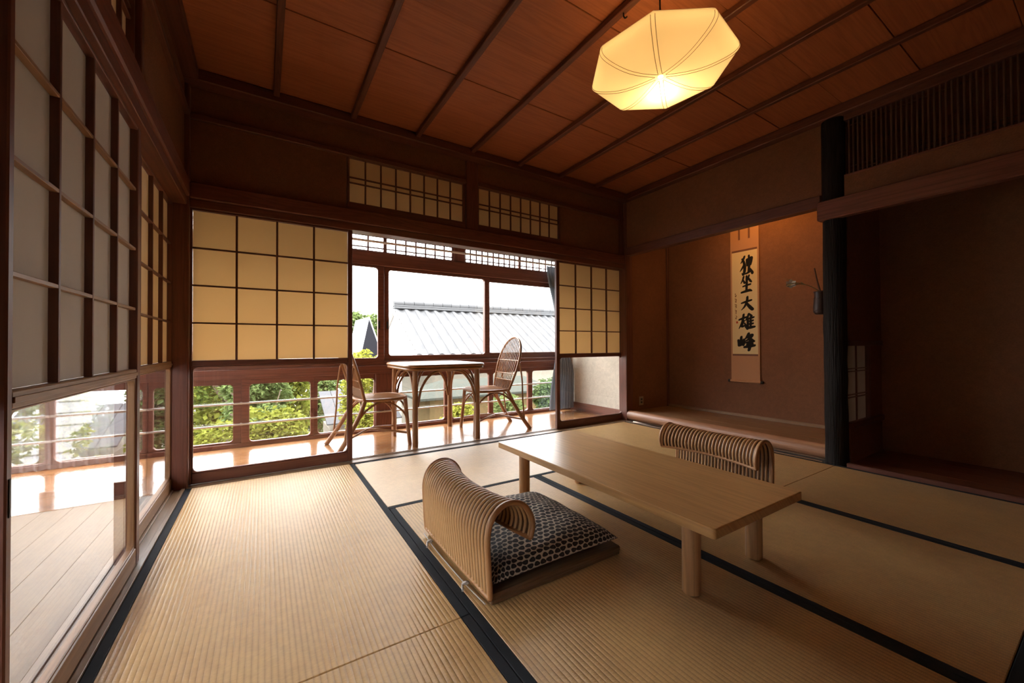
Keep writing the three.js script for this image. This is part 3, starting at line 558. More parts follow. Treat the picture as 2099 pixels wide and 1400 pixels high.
// ================================================================== FURNITURE
{ // low table
  const o = thing('low_table', 'long low pale wooden table on four round legs', 'table');
  o.position.set(1.853, 0, 1.778);
  const tw = 0.588, tl = 1.315, s = new THREE.Shape(), r = 0.012, x = tw / 2, y = tl / 2;
  s.moveTo(-x + r, -y); s.lineTo(x - r, -y); s.absarc(x - r, -y + r, r, -Math.PI / 2, 0); s.lineTo(x, y - r); s.absarc(x - r, y - r, r, 0, Math.PI / 2); s.lineTo(-x + r, y); s.absarc(-x + r, y - r, r, Math.PI / 2, Math.PI); s.lineTo(-x, -y + r); s.absarc(-x + r, -y + r, r, Math.PI, Math.PI * 1.5);
  const g = new THREE.ExtrudeGeometry(s, { depth: 0.027, bevelEnabled: true, bevelSize: 0.004, bevelThickness: 0.003, bevelSegments: 2, bevelOffset: -0.004, curveSegments: 6 }); g.rotateX(-Math.PI / 2);
  const u = g.attributes.uv, p = g.attributes.position; for (let i = 0; i < u.count; i++) u.setXY(i, p.getZ(i), p.getX(i) + p.getY(i));
  part(o, 'tabletop', g, M.tableWood, [0, 0.26, 0]);
  for (const [lx, lz] of [[-0.203, -0.513], [-0.203, 0.518], [0.212, -0.513], [0.212, 0.518]]) part(o, 'leg', lathe([[0, 0], [0.028, 0], [0.0305, 0.003], [0.0305, 0.257], [0, 0.257]], 24), M.tableLeg, [lx, 0, lz]);
  for (const lz of [-0.513, 0.518]) part(o, 'cross_rail', cbox(0.36, 0.018, 0.05, 0.002), M.tableLeg, [0.004, 0.248, lz]);
}
// ---- legless rattan chairs
function zaisu(label) {
  const o = thing('legless_chair', label, 'chair', 'legless rattan chairs at the low table'), HW = 0.303;
  // profile from the floor up the back, over the roll and down in front; local +x faces the table, s = -1..1 across
  const prof = (s) => {
    const e = s * s, c = 1 - e, dip = 0.014 * c, bow = -0.012 * c, rec = -0.045 * c, drop = 0.008 * c;      // the roll is set back in the middle and comes forward at both ends
    return [[0.006 + bow * 0.3, 0.03], [0.0 + bow * 0.6, 0.13], [-0.002 + bow, 0.235 - dip], [0.012 + bow, 0.282 - dip], [0.045 + bow + rec * 0.15, 0.315 - dip], [0.088 + rec * 0.45, 0.324 - dip], [0.132 + rec * 0.7, 0.309 - dip], [0.165 + rec * 0.9, 0.27 - dip * 0.7], [0.176 + rec, 0.228], [0.166 + rec, 0.186 + drop]];
  };
  const line = (s, off = 0) => prof(s).map(([x, y]) => [x, y, s * (HW - 0.004) + off]);
  // woven sheet just inside the ribs
  const curves = []; for (let i = 0; i <= 20; i++) curves.push(new THREE.CatmullRomCurve3(line(-1 + i / 10).map((q) => new THREE.Vector3(...q)), false, 'centripetal'));
  const back = part(o, 'backrest', grid(20, 40, (a, b) => { const q = curves[Math.round(a * 20)].getPointAt(b); return [q.x, q.y, q.z, a * 0.6, b * 0.6]; }), M.rattanWeave);
  const n = 27;
  for (let i = 0; i <= n; i++) { const s = -0.965 + 1.93 * i / n; part(back, 'cane_rib', tube(line(s), 0.0062, 34, 7), M.rattanPale); }
  for (const s of [-1, 1]) part(back, 'rim', tube(line(s), 0.0095, 42, 9), M.rattanRim);
  const lip = []; for (let i = 0; i <= 10; i++) { const s = -1 + i / 5, q = prof(s)[9]; lip.push([q[0], q[1] - 0.001, s * (HW - 0.004)]); } part(back, 'rim', tube(lip, 0.0085, 34, 9), M.rattanRim);
  const foot = []; for (let i = 0; i <= 6; i++) { const s = -1 + i / 3; foot.push([0.006, 0.028, s * (HW - 0.004)]); } part(back, 'rim', tube(foot, 0.009, 16, 8), M.rattanRim);
  // seat board with a frame
  part(o, 'seat_board', cbox(0.60, 0.024, 0.60, 0.006), M.base, [0.312, 0.026, 0]);
  part(o, 'seat_frame', cbox(0.60, 0.02, 0.03, 0.004), M.base, [0.312, 0.0105, 0.28]); part(o, 'seat_frame', cbox(0.60, 0.02, 0.03, 0.004), M.base, [0.312, 0.0105, -0.28]);
  // cords tying the back to the seat
  part(o, 'tie_cord', tube([[-0.008, 0.012, -0.29], [-0.014, 0.008, -0.15], [-0.014, 0.007, 0.02], [-0.012, 0.008, 0.17], [-0.008, 0.012, 0.29]], 0.0022, 26, 6), M.string);
  for (const z of [-0.19, 0.16]) { part(o, 'cord_knot', tube([[-0.012, 0.012, z - 0.014], [-0.028, 0.02, z], [-0.02, 0.03, z + 0.012], [-0.008, 0.02, z + 0.006], [-0.024, 0.012, z - 0.008], [-0.036, 0.006, z + 0.016]], 0.0045, 24, 6), M.string); }
  return o;
}
zaisu('woven rattan legless chair holding the patterned cushion, back to the veranda side').position.set(1.017, 0, 1.697);
{ const z = zaisu('woven rattan legless chair across the low table, back to the scroll alcove'); z.position.set(2.79, 0, 1.738); z.rotation.y = Math.PI; }
{ // cushion with white-on-black ring pattern
  const cv = document.createElement('canvas'); cv.width = cv.height = 1024; const c = cv.getContext('2d'), r = rng(61);
  c.fillStyle = '#b9ad9d'; c.fillRect(0, 0, 1024, 1024); c.fillStyle = '#17151a';
  const nx = 23, ny = 26, dx = 1024 / nx, dy = 1024 / ny;
  for (let j = 0; j < ny; j++) for (let i = 0; i < nx; i++) {
    const x = (i + (j % 2) * 0.5 + 0.25) * dx + (r() - 0.5) * 6, y = (j + 0.5) * dy + (r() - 0.5) * 6, a = r() * 6, R1 = dx * (0.425 + r() * 0.05);
    for (const [ox, oy] of [[0, 0], [-1024, 0]]) { c.beginPath(); for (let k = 0; k <= 14; k++) { const t = k / 14 * Math.PI * 2, q = R1 * (1 + 0.12 * Math.sin(3 * t + a)); c.lineTo(x + ox + q * Math.cos(t), y + oy + q * 0.86 * Math.sin(t)); } c.fill(); }
    c.fillStyle = 'rgba(185,173,157,0.28)'; c.beginPath(); c.arc(x + dx * 0.08, y, dx * 0.07, 0, 7); c.fill(); c.fillStyle = '#17151a';
  }
  const t = new THREE.CanvasTexture(cv); t.colorSpace = THREE.SRGBColorSpace; t.magFilter = THREE.LinearFilter; t.wrapS = t.wrapT = THREE.RepeatWrapping;
  const o = thing('floor_cushion', 'puffy black floor cushion with a pale ring pattern on the legless chair', 'cushion');
  o.position.set(1.33, 0.038, 1.70);
  const cloth = std(lin(1, 1, 1), 0.85, null, { map: t, sheen: 0.3, sheenRoughness: 0.6 });
  const pillow = (sy) => grid(34, 34, (u, v) => {
    const a = u * 2 - 1 + 1e-6, b = v * 2 - 1 + 1e-6, f = Math.pow(Math.max(0, (1 - Math.pow(Math.abs(a), 3.2)) * (1 - Math.pow(Math.abs(b), 3.2))), 0.42), dent = 0.016 * Math.exp(-(a * a + b * b) * 26), wr = 0.0028 * Math.sin(a * 9 + b * 4) * Math.sin(b * 7 - a * 3) * f;
    const pin = 1 - 0.035 * (1 - Math.pow(Math.max(Math.abs(a), Math.abs(b)), 2)) - 0.03 * (Math.abs(a) > Math.abs(b) ? (1 - b * b) : (1 - a * a));
    const X = a * 0.29 * pin, Z = b * 0.29 * pin, fall = (1 - f) * 0.075, k = Math.max(Math.abs(a), Math.abs(b)); return [X, 0.03 + (sy > 0 ? f * 0.066 - dent + wr * 1.5 : -f * 0.03), (sy > 0 ? 1 : -1) * Z, 0.5 + (X + fall * a / k * (Math.abs(a) / k) ** 6) / 0.66, 0.5 + (Z + fall * b / k * (Math.abs(b) / k) ** 6) / 0.66];
  });
  const cov = part(o, 'cover', mergeGeometries([pillow(-1), pillow(1)].map((g) => { return g; })), Object.assign(cloth, { side: THREE.DoubleSide }));
  part(cov, 'center_tuft', tube([[-0.012, 0.08, -0.01], [0, 0.083, 0], [0.014, 0.08, 0.01]], 0.003, 8, 5), M.black);
}
// ---- rattan table and chairs on the veranda
{
  const o = thing('rattan_table', 'brown rattan table with arched braces on the veranda', 'table');
  o.position.set(1.78, 0, -0.465);
  const hx = 0.365, hz = 0.385, s = new THREE.Shape(), c = 0.13;
  s.moveTo(-hx + c, -hz); s.lineTo(hx - c, -hz); s.quadraticCurveTo(hx, -hz, hx, -hz + c); s.lineTo(hx, hz - c); s.quadraticCurveTo(hx, hz, hx - c, hz); s.lineTo(-hx + c, hz); s.quadraticCurveTo(-hx, hz, -hx, hz - c); s.lineTo(-hx, -hz + c); s.quadraticCurveTo(-hx, -hz, -hx + c, -hz);
  const g = new THREE.ExtrudeGeometry(s, { depth: 0.014, bevelEnabled: false, curveSegments: 8 }); g.rotateX(-Math.PI / 2); part(o, 'tabletop', g, M.rattanTop, [0, 0.679, 0]);
  const edge = s.getPoints(8).map((q) => [q.x, 0.68, -q.y]); edge.pop();
  part(o, 'edge_cane', tube(edge, 0.014, 90, 8, true), M.rattanDark); part(o, 'edge_cane', tube(edge.map(([x, y, z]) => [x * 0.985, 0.654, z * 0.985]), 0.013, 90, 8, true), M.rattanDark);
  const lx = 0.295, lz = 0.32;
  for (const a of [-1, 1]) for (const b of [-1, 1]) part(o, 'leg', taper([[a * lx, 0, b * lz], [a * lx, 0.3, b * lz], [a * lx * 0.99, 0.66, b * lz * 0.99]], [0.026, 0.024, 0.024], 10, 12), M.rattanDark);
  for (const b of [-1, 1]) { const z = b * lz; part(o, 'arch_brace', tube([[-lx + 0.022, 0.33, z], [-lx + 0.06, 0.5, z], [-lx + 0.15, 0.61, z], [0, 0.638, z], [lx - 0.15, 0.61, z], [lx - 0.06, 0.5, z], [lx - 0.022, 0.33, z]], 0.0115, 40, 7), M.rattanDark); }
  for (const a of [-1, 1]) { const x = a * lx; part(o, 'arch_brace', tube([[x, 0.33, -lz + 0.022], [x, 0.5, -lz + 0.06], [x, 0.61, -lz + 0.15], [x, 0.638, 0], [x, 0.61, lz - 0.15], [x, 0.5, lz - 0.06], [x, 0.33, lz - 0.022]], 0.0115, 40, 7), M.rattanDark); }
  for (const a of [-1, 1]) for (const b of [-1, 1]) part(o, 'corner_brace', tube([[a * lx * 0.98, 0.45, b * lz * 0.98], [a * lx * 0.8, 0.58, b * lz * 0.8], [a * lx * 0.55, 0.65, b * lz * 0.55]], 0.0095, 16, 6), M.rattanDark);
}
function rattanChair(label, x, z, turn) {
  const o = thing('rattan_chair', label, 'chair', 'rattan chairs at the veranda table'); o.position.set(x, 0, z); o.rotation.y = turn;
  const D = M.rattanDark, sy = 0.405;
  // seat ring and woven seat
  const ring = []; for (let k = 0; k < 16; k++) { const a = k / 16 * Math.PI * 2, c = Math.cos(a), s = Math.sin(a), p = 2 / 3.2; ring.push([0.205 * Math.sign(c) * Math.pow(Math.abs(c), p) + 0.0, sy, (0.215 - 0.0 * c) * Math.sign(s) * Math.pow(Math.abs(s), p)]); }
  part(o, 'seat_rim', tube(ring, 0.0135, 60, 8, true), D);
  const sh = new THREE.Shape(ring.map((q) => new THREE.Vector2(q[0], -q[2]))), sg = new THREE.ExtrudeGeometry(sh, { depth: 0.008, bevelEnabled: false }); sg.rotateX(-Math.PI / 2); part(o, 'seat_panel', sg, M.rattanTop, [0, sy - 0.004, 0]);
  for (let i = 0; i < 19; i++) { const q = -0.19 + i * 0.38 / 18; part(o, 'seat_cane', cbox(0.38 * Math.sqrt(Math.max(0.2, 1 - Math.pow(Math.abs(q) / 0.23, 4))), 0.007, 0.012, 0.002), M.rattanTop, [0, sy + 0.006, q]); }
  // legs
  for (const b of [-1, 1]) {
    part(o, 'front_leg', taper([[0.17, sy, b * 0.165], [0.185, 0.2, b * 0.18], [0.2, 0, b * 0.2]], [0.018, 0.0165, 0.017], 12, 9), D);
    part(o, 'rear_leg', taper([[-0.165, sy + 0.005, b * 0.165], [-0.21, 0.3, b * 0.185], [-0.30, 0.14, b * 0.205], [-0.395, 0, b * 0.225]], [0.018, 0.0185, 0.019, 0.021], 16, 9), D);
    part(o, 'side_brace', tube([[0.187, 0.16, b * 0.183], [0.16, 0.27, b * 0.18], [0.06, 0.36, b * 0.18], [-0.03, 0.388, b * 0.18]], 0.009, 18, 6), D);
    part(o, 'side_brace', tube([[-0.25, 0.22, b * 0.195], [-0.17, 0.32, b * 0.19], [-0.09, 0.37, b * 0.185], [0.0, 0.392, b * 0.18]], 0.009, 18, 6), D);
    part(o, 'stretcher', tube([[0.194, 0.1, b * 0.19], [-0.05, 0.135, b * 0.04], [-0.33, 0.1, b * -0.205]], 0.0095, 20, 6), D);
    part(o, 'hoop_brace', tube([[-0.275, 0.68, b * 0.232], [-0.30, 0.5, b * 0.235], [-0.31, 0.32, b * 0.225], [-0.335, 0.1, b * 0.215]], 0.008, 18, 6), D);
  }
  part(o, 'front_brace', tube([[0.187, 0.17, -0.183], [0.182, 0.3, -0.14], [0.178, 0.365, 0], [0.182, 0.3, 0.14], [0.187, 0.17, 0.183]], 0.009, 26, 6), D);
  part(o, 'rear_brace', tube([[-0.24, 0.24, -0.19], [-0.19, 0.34, -0.13], [-0.175, 0.385, 0], [-0.19, 0.34, 0.13], [-0.24, 0.24, 0.19]], 0.009, 26, 6), D);
  // back hoop: plane leaning backwards
  const lean = (y) => -0.175 - (y - sy) * 0.3 - 0.05 * Math.pow(Math.max(0, y - 0.7), 2);
  const half = (y) => { const t = (y - sy) / (0.94 - sy); return t < 0.5 ? 0.185 + 0.055 * Math.sin(t * Math.PI) : 0.24 * Math.sqrt(Math.max(0, 1 - Math.pow((t - 0.5) / 0.5, 2.3))); };
  const hoop = [], ys = [sy, 0.48, 0.56, 0.64, 0.72, 0.79, 0.85, 0.9, 0.93]; for (const y of ys) hoop.push([lean(y), y, -half(y)]); hoop.push([lean(0.94), 0.942, 0]); for (const y of ys.slice().reverse()) hoop.push([lean(y), y, half(y)]);
  const hp = part(o, 'back_hoop', tube(hoop, 0.0125, 70, 8), D);
  for (let i = -5; i <= 5; i++) { const q = i / 5.8, w0 = 0.178 * q, w1 = 0.215 * q; let top = sy + 0.02; for (let y = sy; y < 0.945; y += 0.005) if (half(y) > Math.abs(w1)) top = y; const pts = [0, 0.33, 0.66, 1].map((t) => { const y = sy + (top - sy) * t; return [lean(y) + 0.004, y, w0 + (w1 - w0) * Math.min(1, t * 1.6)]; }); part(hp, 'spindle', tube(pts, 0.005, 14, 5), M.rattanTop); }
  for (const y of [0.5, 0.565, 0.70]) part(hp, 'back_band', tube([[lean(y), y, -half(y)], [lean(y) + 0.008, y, 0], [lean(y), y, half(y)]], 0.0055, 14, 5), M.rattanTop);
  // woven lower back
  part(hp, 'woven_panel', grid(10, 4, (a, b) => { const y = sy + 0.01 + b * 0.085, w = half(y) * 0.92; return [lean(y), y, (a * 2 - 1) * w, a * 0.4, b * 0.1]; }), M.rattanWeave);
}
rattanChair('rattan chair with an arched spindle back, standing clear beside the grey curtain', 2.335, -0.46, Math.PI - 0.1);
rattanChair('rattan chair half hidden behind the closed shoji door, facing the table', 1.26, -0.43, 0.05);
// ---- pendant lamp
{
  const o = thing('pendant_lamp', 'glowing octagonal cream fabric pendant lamp on a black cord', 'lamp');
  const cx = 1.92, cz = 1.985; o.position.set(cx, 0, cz);
  const prof = new THREE.CatmullRomCurve3([[0.012, 2.071], [0.05, 2.064], [0.11, 2.056], [0.18, 2.055], [0.24, 2.065], [0.29, 2.082], [0.312, 2.1], [0.314, 2.118], [0.302, 2.14], [0.24, 2.18], [0.15, 2.215], [0.02, 2.23]].map(([r, y]) => new THREE.Vector3(r, y, 0)), false, 'centripetal');
  const A0 = 13 * Math.PI / 180, oct = (a) => { const k = (((a - A0) % (Math.PI / 4)) + Math.PI / 4) % (Math.PI / 4) - Math.PI / 8, e = Math.cos(Math.PI / 8) / Math.cos(k); return e; };
  const at = (t, a, out = 0) => { const q = prof.getPoint(t), mix = Math.min(1, q.x / 0.2), e = 1 + (oct(a) - 1) * mix, r = (q.x + out) * e; return [r * Math.cos(a), q.y - (out && t < 0.5 ? out * 0.9 : 0), r * Math.sin(a)]; };
  const fabric = std(lin(0.96, 0.84, 0.6), 1, null, { transmission: 0.55, thickness: 0, side: THREE.DoubleSide, emissive: lin(1, 0.6, 0.2), emissiveIntensity: 0.22 });
  const fs = part(o, 'fabric_shade', grid(96, 40, (u, v) => at(v, A0 + u * Math.PI * 2)), fabric);
  const thread = std(lin(0.30, 0.19, 0.08), 0.8, null);
  for (let k = 0; k < 8; k++) for (const d of [-1, 1]) { const pts = []; for (let i = 0; i <= 16; i++) { const t = 0.03 + 0.62 * i / 16, q = prof.getPoint(t), a = A0 + k * Math.PI / 4 + d * Math.min(0.5, 0.0085 / Math.max(0.02, q.x)); pts.push(at(t, a, 0.0012)); } part(fs, 'seam', tube(pts, 0.0011, 30, 4), thread); }
  const bx = 0.085, bz = -0.055, by = 2.12;
  part(o, 'cord', tube([[0, 2.225, 0], [0, 2.4, 0], [0, 2.525, 0]], 0.004, 6, 6), M.black);
  part(o, 'ceiling_rose', lathe([[0, 2.495], [0.03, 2.497], [0.036, 2.51], [0.036, 2.529], [0, 2.529]], 20), M.black);
  part(o, 'socket', taper([[0, 2.228, 0], [0.03, 2.19, -0.015], [bx * 0.85, by + 0.03, bz * 0.85]], [0.012, 0.012, 0.016], 8, 8), M.white);
  part(o, 'bulb', new THREE.SphereGeometry(0.026, 16, 12), std(lin(1, 0.9, 0.7), 0.5, null, { emissive: lin(1, 0.8, 0.5), emissiveIntensity: 6 }), [bx, by, bz]);
  const L = new THREE.PointLight(lin(1, 0.72, 0.36), 0.3, 0, 2); L.name = 'pendant_bulb'; L.position.set(cx + bx, by, cz + bz); L.castShadow = true; scene.add(L);
  const h = thing('ceiling_hook', 'small dark hook in a ceiling batten beside the lamp cord', 'hook'); part(h, 'hook', tube([[1.9, 2.497, 1.79], [1.9, 2.478, 1.79], [1.906, 2.468, 1.795], [1.913, 2.475, 1.8]], 0.004, 14, 6), M.black);
}
// ---- curtains
function curtain(parent, name, m, x0, x1, folds, amp, y0, y1, z, shape) {          // shape(t) -> [left, right] in 0..1 at height t (0 bottom)
  part(parent, name, grid(folds * 10, 30, (u, v) => { const [l, r] = shape(v), x = x0 + (x1 - x0) * (l + (r - l) * u), tight = Math.min(1, 0.35 + (r - l)), w = Math.sin(u * folds * Math.PI * 2) * amp * (1.4 - 0.6 * tight) + Math.sin(u * folds * 4.1 + 1) * amp * 0.3; return [x, y0 + (y1 - y0) * v, z + w, u, v]; }), m);
}
{
  const grey = std(lin(0.20, 0.23, 0.27), 0.9, null, { side: THREE.DoubleSide, transmission: 0.12, thickness: 0 });
  const o = thing('grey_curtain', 'blue-grey curtain tied back at the right end of the veranda', 'curtain');
  const t0 = 0.55; // tie height
  const sm = (a, b, t) => { t = Math.max(0, Math.min(1, t)); t = t * t * (3 - 2 * t); return a + (b - a) * t; };
  curtain(o, 'cloth', grey, 3.4, 3.87, 9, 0.022, 0.03, 1.86, -0.86, (v) => v < t0 ? [sm(0.13, 0.42, v / t0), sm(1, 0.62, (v - 0.25) / (t0 - 0.25))] : [sm(0.42, 0.06, (v - t0) / (1 - t0)), sm(0.62, 0.98, (v - t0) / (1 - t0))]);
  part(o, 'tie_band', (() => { const g = new THREE.TorusGeometry(0.055, 0.012, 8, 20); g.rotateX(Math.PI / 2); g.scale(1.1, 1.8, 0.8); return g; })(), grey, [3.645, 1.035, -0.86]);
  part(o, 'curtain_rail', cbox(4.9, 0.02, 0.025, 0.003), M.white, [1.4, 1.88, -0.86]);
  const lace = std(lin(0.92, 0.92, 0.94), 0.9, null, { side: THREE.DoubleSide, transparent: true, opacity: 0.3 });
  const s = thing('sheer_curtain', 'sheer white lace curtain gathered at the corner of the veranda', 'curtain');
  curtain(s, 'cloth', lace, -1.08, -0.42, 11, 0.022, 0.02, 1.86, -0.84, (v) => [sm(-0.01, 0.02, v), sm(1, 0.62, v)]);
}
// ================================================================== OUTSIDE (the room is on the upper floor)
{
  const g = thing('garden_ground', 'pale garden ground far below the veranda', 'ground'); g.userData.kind = 'structure';
  const nz = valueNoise(71, 9, 9);
  part(g, 'soil', grid(24, 24, (u, v) => [-20 + 40 * u, -3.4 + 0.4 * nz(u, v), -28 + 27 * v, u * 40, v * 27]), std(lin(0.035, 0.036, 0.016), 1, plasterTex, { side: THREE.DoubleSide }));
}
function pantile(w, l) {                                   // curved clay tile, about w wide and l long, thick lip at the lower end
  const f = (u) => 0.028 * Math.sin(u * Math.PI * 2 + 0.6);
  const top = grid(8, 1, (u, v) => [(u - 0.5) * w * 1.06, f(u) + 0.016, (0.5 - v) * l * 1.12]);
  const lip = grid(8, 1, (u, v) => [(u - 0.5) * w * 1.06, f(u) + 0.016 - (1 - v) * 0.024, 0.5 * l * 1.12]);
  return mergeGeometries([top, lip]);
}
{
  const o = thing('tiled_roof_house', 'neighbouring house with a broad pale grey tiled roof behind the rattan table', 'house');
  const tileM = [0, 1, 2].map((k) => std(lin(0.046 - 0.005 * k, 0.047 - 0.005 * k, 0.049 - 0.005 * k), 0.85, null, { side: THREE.DoubleSide }));
  const x0 = 3.48, x1 = 10.4, zr = -8.0, yr = 1.9, ze = -6.0, ye = 0.64, slope = Math.atan2(yr - ye, ze - zr), len = Math.hypot(yr - ye, ze - zr);
  const cols = 24, rows = 11, w = (x1 - x0) / cols, l = len / rows, tg = pantile(w, l);
  const sl = part(o, 'roof_slab', cbox(x1 - x0 + 0.1, 0.06, len, 0.01), std(lin(0.3, 0.28, 0.26), 0.9, null), [(x0 + x1) / 2, (ye + yr) / 2 - 0.06, (ze + zr) / 2]); sl.rotation.x = slope;
  for (let j = 0; j < rows; j++) for (let i = 0; i < cols; i++) { const t = (j + 0.5) / rows, m = part(o, 'roof_tile', tg, tileM[(i * 7 + j * 5) % 3], [x0 + (i + 0.5) * w, ye + (yr - ye) * t, ze + (zr - ze) * t]); m.rotation.x = slope + 0.03; sub(sl, m); }
  const cap = new THREE.CylinderGeometry(0.085, 0.085, w * 0.96, 12, 1); cap.rotateZ(Math.PI / 2);
  for (let i = 0; i < cols; i++) part(o, 'ridge_tile', cap, tileM[i % 3], [x0 + (i + 0.5) * w, yr + 0.16, zr - 0.02]);
  for (let k = 0; k < 2; k++) part(o, 'ridge_course', cbox(x1 - x0, 0.05, 0.26 - k * 0.05, 0.008), tileM[k], [(x0 + x1) / 2, yr + 0.03 + k * 0.055, zr - 0.02]);
  const sl2 = part(o, 'roof_slab', cbox(x1 - x0 + 0.1, 0.06, len, 0.01), std(lin(0.3, 0.28, 0.26), 0.9, null), [(x0 + x1) / 2, (ye + yr) / 2 - 0.06, 2 * zr - (ze + zr) / 2]); sl2.rotation.x = -slope;
  const gs = new THREE.Shape(); gs.moveTo(-(ze - zr) + 0.1, 0); gs.lineTo(ze - zr - 0.1, 0); gs.lineTo(0, yr - ye - 0.05); gs.closePath(); const gg = new THREE.ExtrudeGeometry(gs, { depth: 0.12, bevelEnabled: false }); gg.rotateY(Math.PI / 2); part(o, 'gable_wall', gg, std(lin(0.75, 0.74, 0.72), 0.9, null), [x0 + 0.05, ye - 0.08, zr]);
  part(o, 'wall', cbox(x1 - x0 - 0.9, 3.9, 2.9, 0.01), std(lin(0.2, 0.18, 0.14), 0.9, plasterTex), [(x0 + x1) / 2 + 0.2, -1.32, zr]);
}
{
  const o = thing('far_roof', 'grey tiled roof end rising behind the ridge beside the grey curtain', 'house');
  const m = std(lin(0.07, 0.072, 0.078), 0.7, null), s = new THREE.Shape(); s.moveTo(-1.9, 0); s.lineTo(1.9, 0); s.lineTo(0, 1.15); s.closePath();
  const g = new THREE.ExtrudeGeometry(s, { depth: 3, bevelEnabled: false }); part(o, 'roof', g, m, [14.6, 2.2, -15]); part(o, 'wall', cbox(3.2, 5.6, 3, 0.01), std(lin(0.5, 0.47, 0.42), 0.9, null), [14.6, -0.6, -13.5]);
}
{
  const o = thing('slate_roof_house', 'small house with a dark slate roof slope left of the window post', 'house');
  const slate = std(lin(0.010, 0.010, 0.013), 0.9, null, { specularIntensity: 0.3 }), trim = std(lin(0.75, 0.75, 0.75), 0.8, null), wall = std(lin(0.45, 0.42, 0.36), 0.9, plasterTex);
  const s = new THREE.Shape(); s.moveTo(-0.26, 0); s.lineTo(0.42, 0); s.lineTo(0, 1.22); s.closePath();
  part(o, 'gable', new THREE.ExtrudeGeometry(s, { depth: 1.6, bevelEnabled: false }), slate, [2.6, 0.3, -8.6]);
  const edge = (a, b) => { const L = Math.hypot(b[0] - a[0], b[1] - a[1]), m = part(o, 'verge_board', cbox(L, 0.03, 1.62, 0.005), trim, [2.6 + (a[0] + b[0]) / 2, 0.32 + (a[1] + b[1]) / 2, -7.82]); m.rotation.z = Math.atan2(b[1] - a[1], b[0] - a[0]); };
  edge([-0.28, -0.06], [0, 1.25]); edge([0.45, -0.06], [0, 1.25]);
  part(o, 'wall', cbox(0.6, 3.7, 1.4, 0.01), wall, [2.68, -1.56, -7.8]);
}
{
  const o = thing('garden_shed', 'low beige shed with a grey hipped roof below the windows', 'shed');
  const roof = std(lin(0.03, 0.033, 0.027), 0.9, null, { specularIntensity: 0.2 }), wall = std(lin(0.10, 0.071, 0.032), 0.95, plasterTex, { specularIntensity: 0.15 });
  const g = new THREE.BufferGeometry(), V = [[3.0, -0.2, -4.4], [6.4, -0.2, -4.4], [6.4, -0.2, -5.8], [3.0, -0.2, -5.8], [3.75, 0.1, -5.1], [5.9, 0.1, -5.1]];
  const F = [[0, 1, 5], [0, 5, 4], [1, 2, 5], [2, 3, 4], [2, 4, 5], [3, 0, 4], [0, 2, 1], [0, 3, 2]];
  g.setAttribute('position', new THREE.Float32BufferAttribute(F.flatMap((f) => f.flatMap((k) => V[k])), 3)); g.setAttribute('uv', new THREE.Float32BufferAttribute(F.flatMap((f) => f.flatMap((k) => [V[k][0], V[k][2]])), 2)); g.computeVertexNormals();
  part(o, 'roof', g, Object.assign(roof, { side: THREE.DoubleSide })); part(o, 'eave_board', cbox(3.4, 0.05, 1.4, 0.01), roof, [4.7, -0.225, -5.1]);
  part(o, 'wall', cbox(3.0, 3.2, 1.1, 0.01), wall, [4.75, -1.84, -5.1]);
}
{
  const o = thing('low_annex', 'low annex with a pale ribbed metal roof among the bushes', 'shed');
  const m = std(lin(0.045, 0.046, 0.05), 0.85, null, { specularIntensity: 0.3 });
  for (let i = 0; i < 6; i++) { const p = part(o, 'roof_strip', cbox(0.24, 0.03, 1.5, 0.008), m, [1.55 + i * 0.245, -0.42, -5.95]); p.rotation.x = 0.34; }
  part(o, 'wall', cbox(1.3, 2.4, 1.1, 0.01), std(lin(0.15, 0.13, 0.1), 0.9, null), [2.16, -2.0, -5.95]);
  const q = thing('grey_roof_house', 'neighbouring house with a pale grey roof seen past the sheer curtain', 'house');
  for (let i = 0; i < 11; i++) { const p = part(q, 'roof_course', cbox(5.2, 0.035, 0.34, 0.008), std(lin(0.055, 0.058, 0.062), 0.8, null), [-4.1, -0.75 + i * 0.155, -5.0 - i * 0.29]); p.rotation.x = 0.42; }
  const sl = part(q, 'roof_slab', cbox(5.2, 0.05, 3.6, 0.01), std(lin(0.09, 0.09, 0.09), 0.8, null), [-4.1, -0.06, -6.5]); sl.rotation.x = 0.49;
  part(q, 'wall', cbox(4.8, 2.6, 3, 0.01), std(lin(0.15, 0.13, 0.11), 0.9, null), [-4.1, -2.3, -6.8]);
}
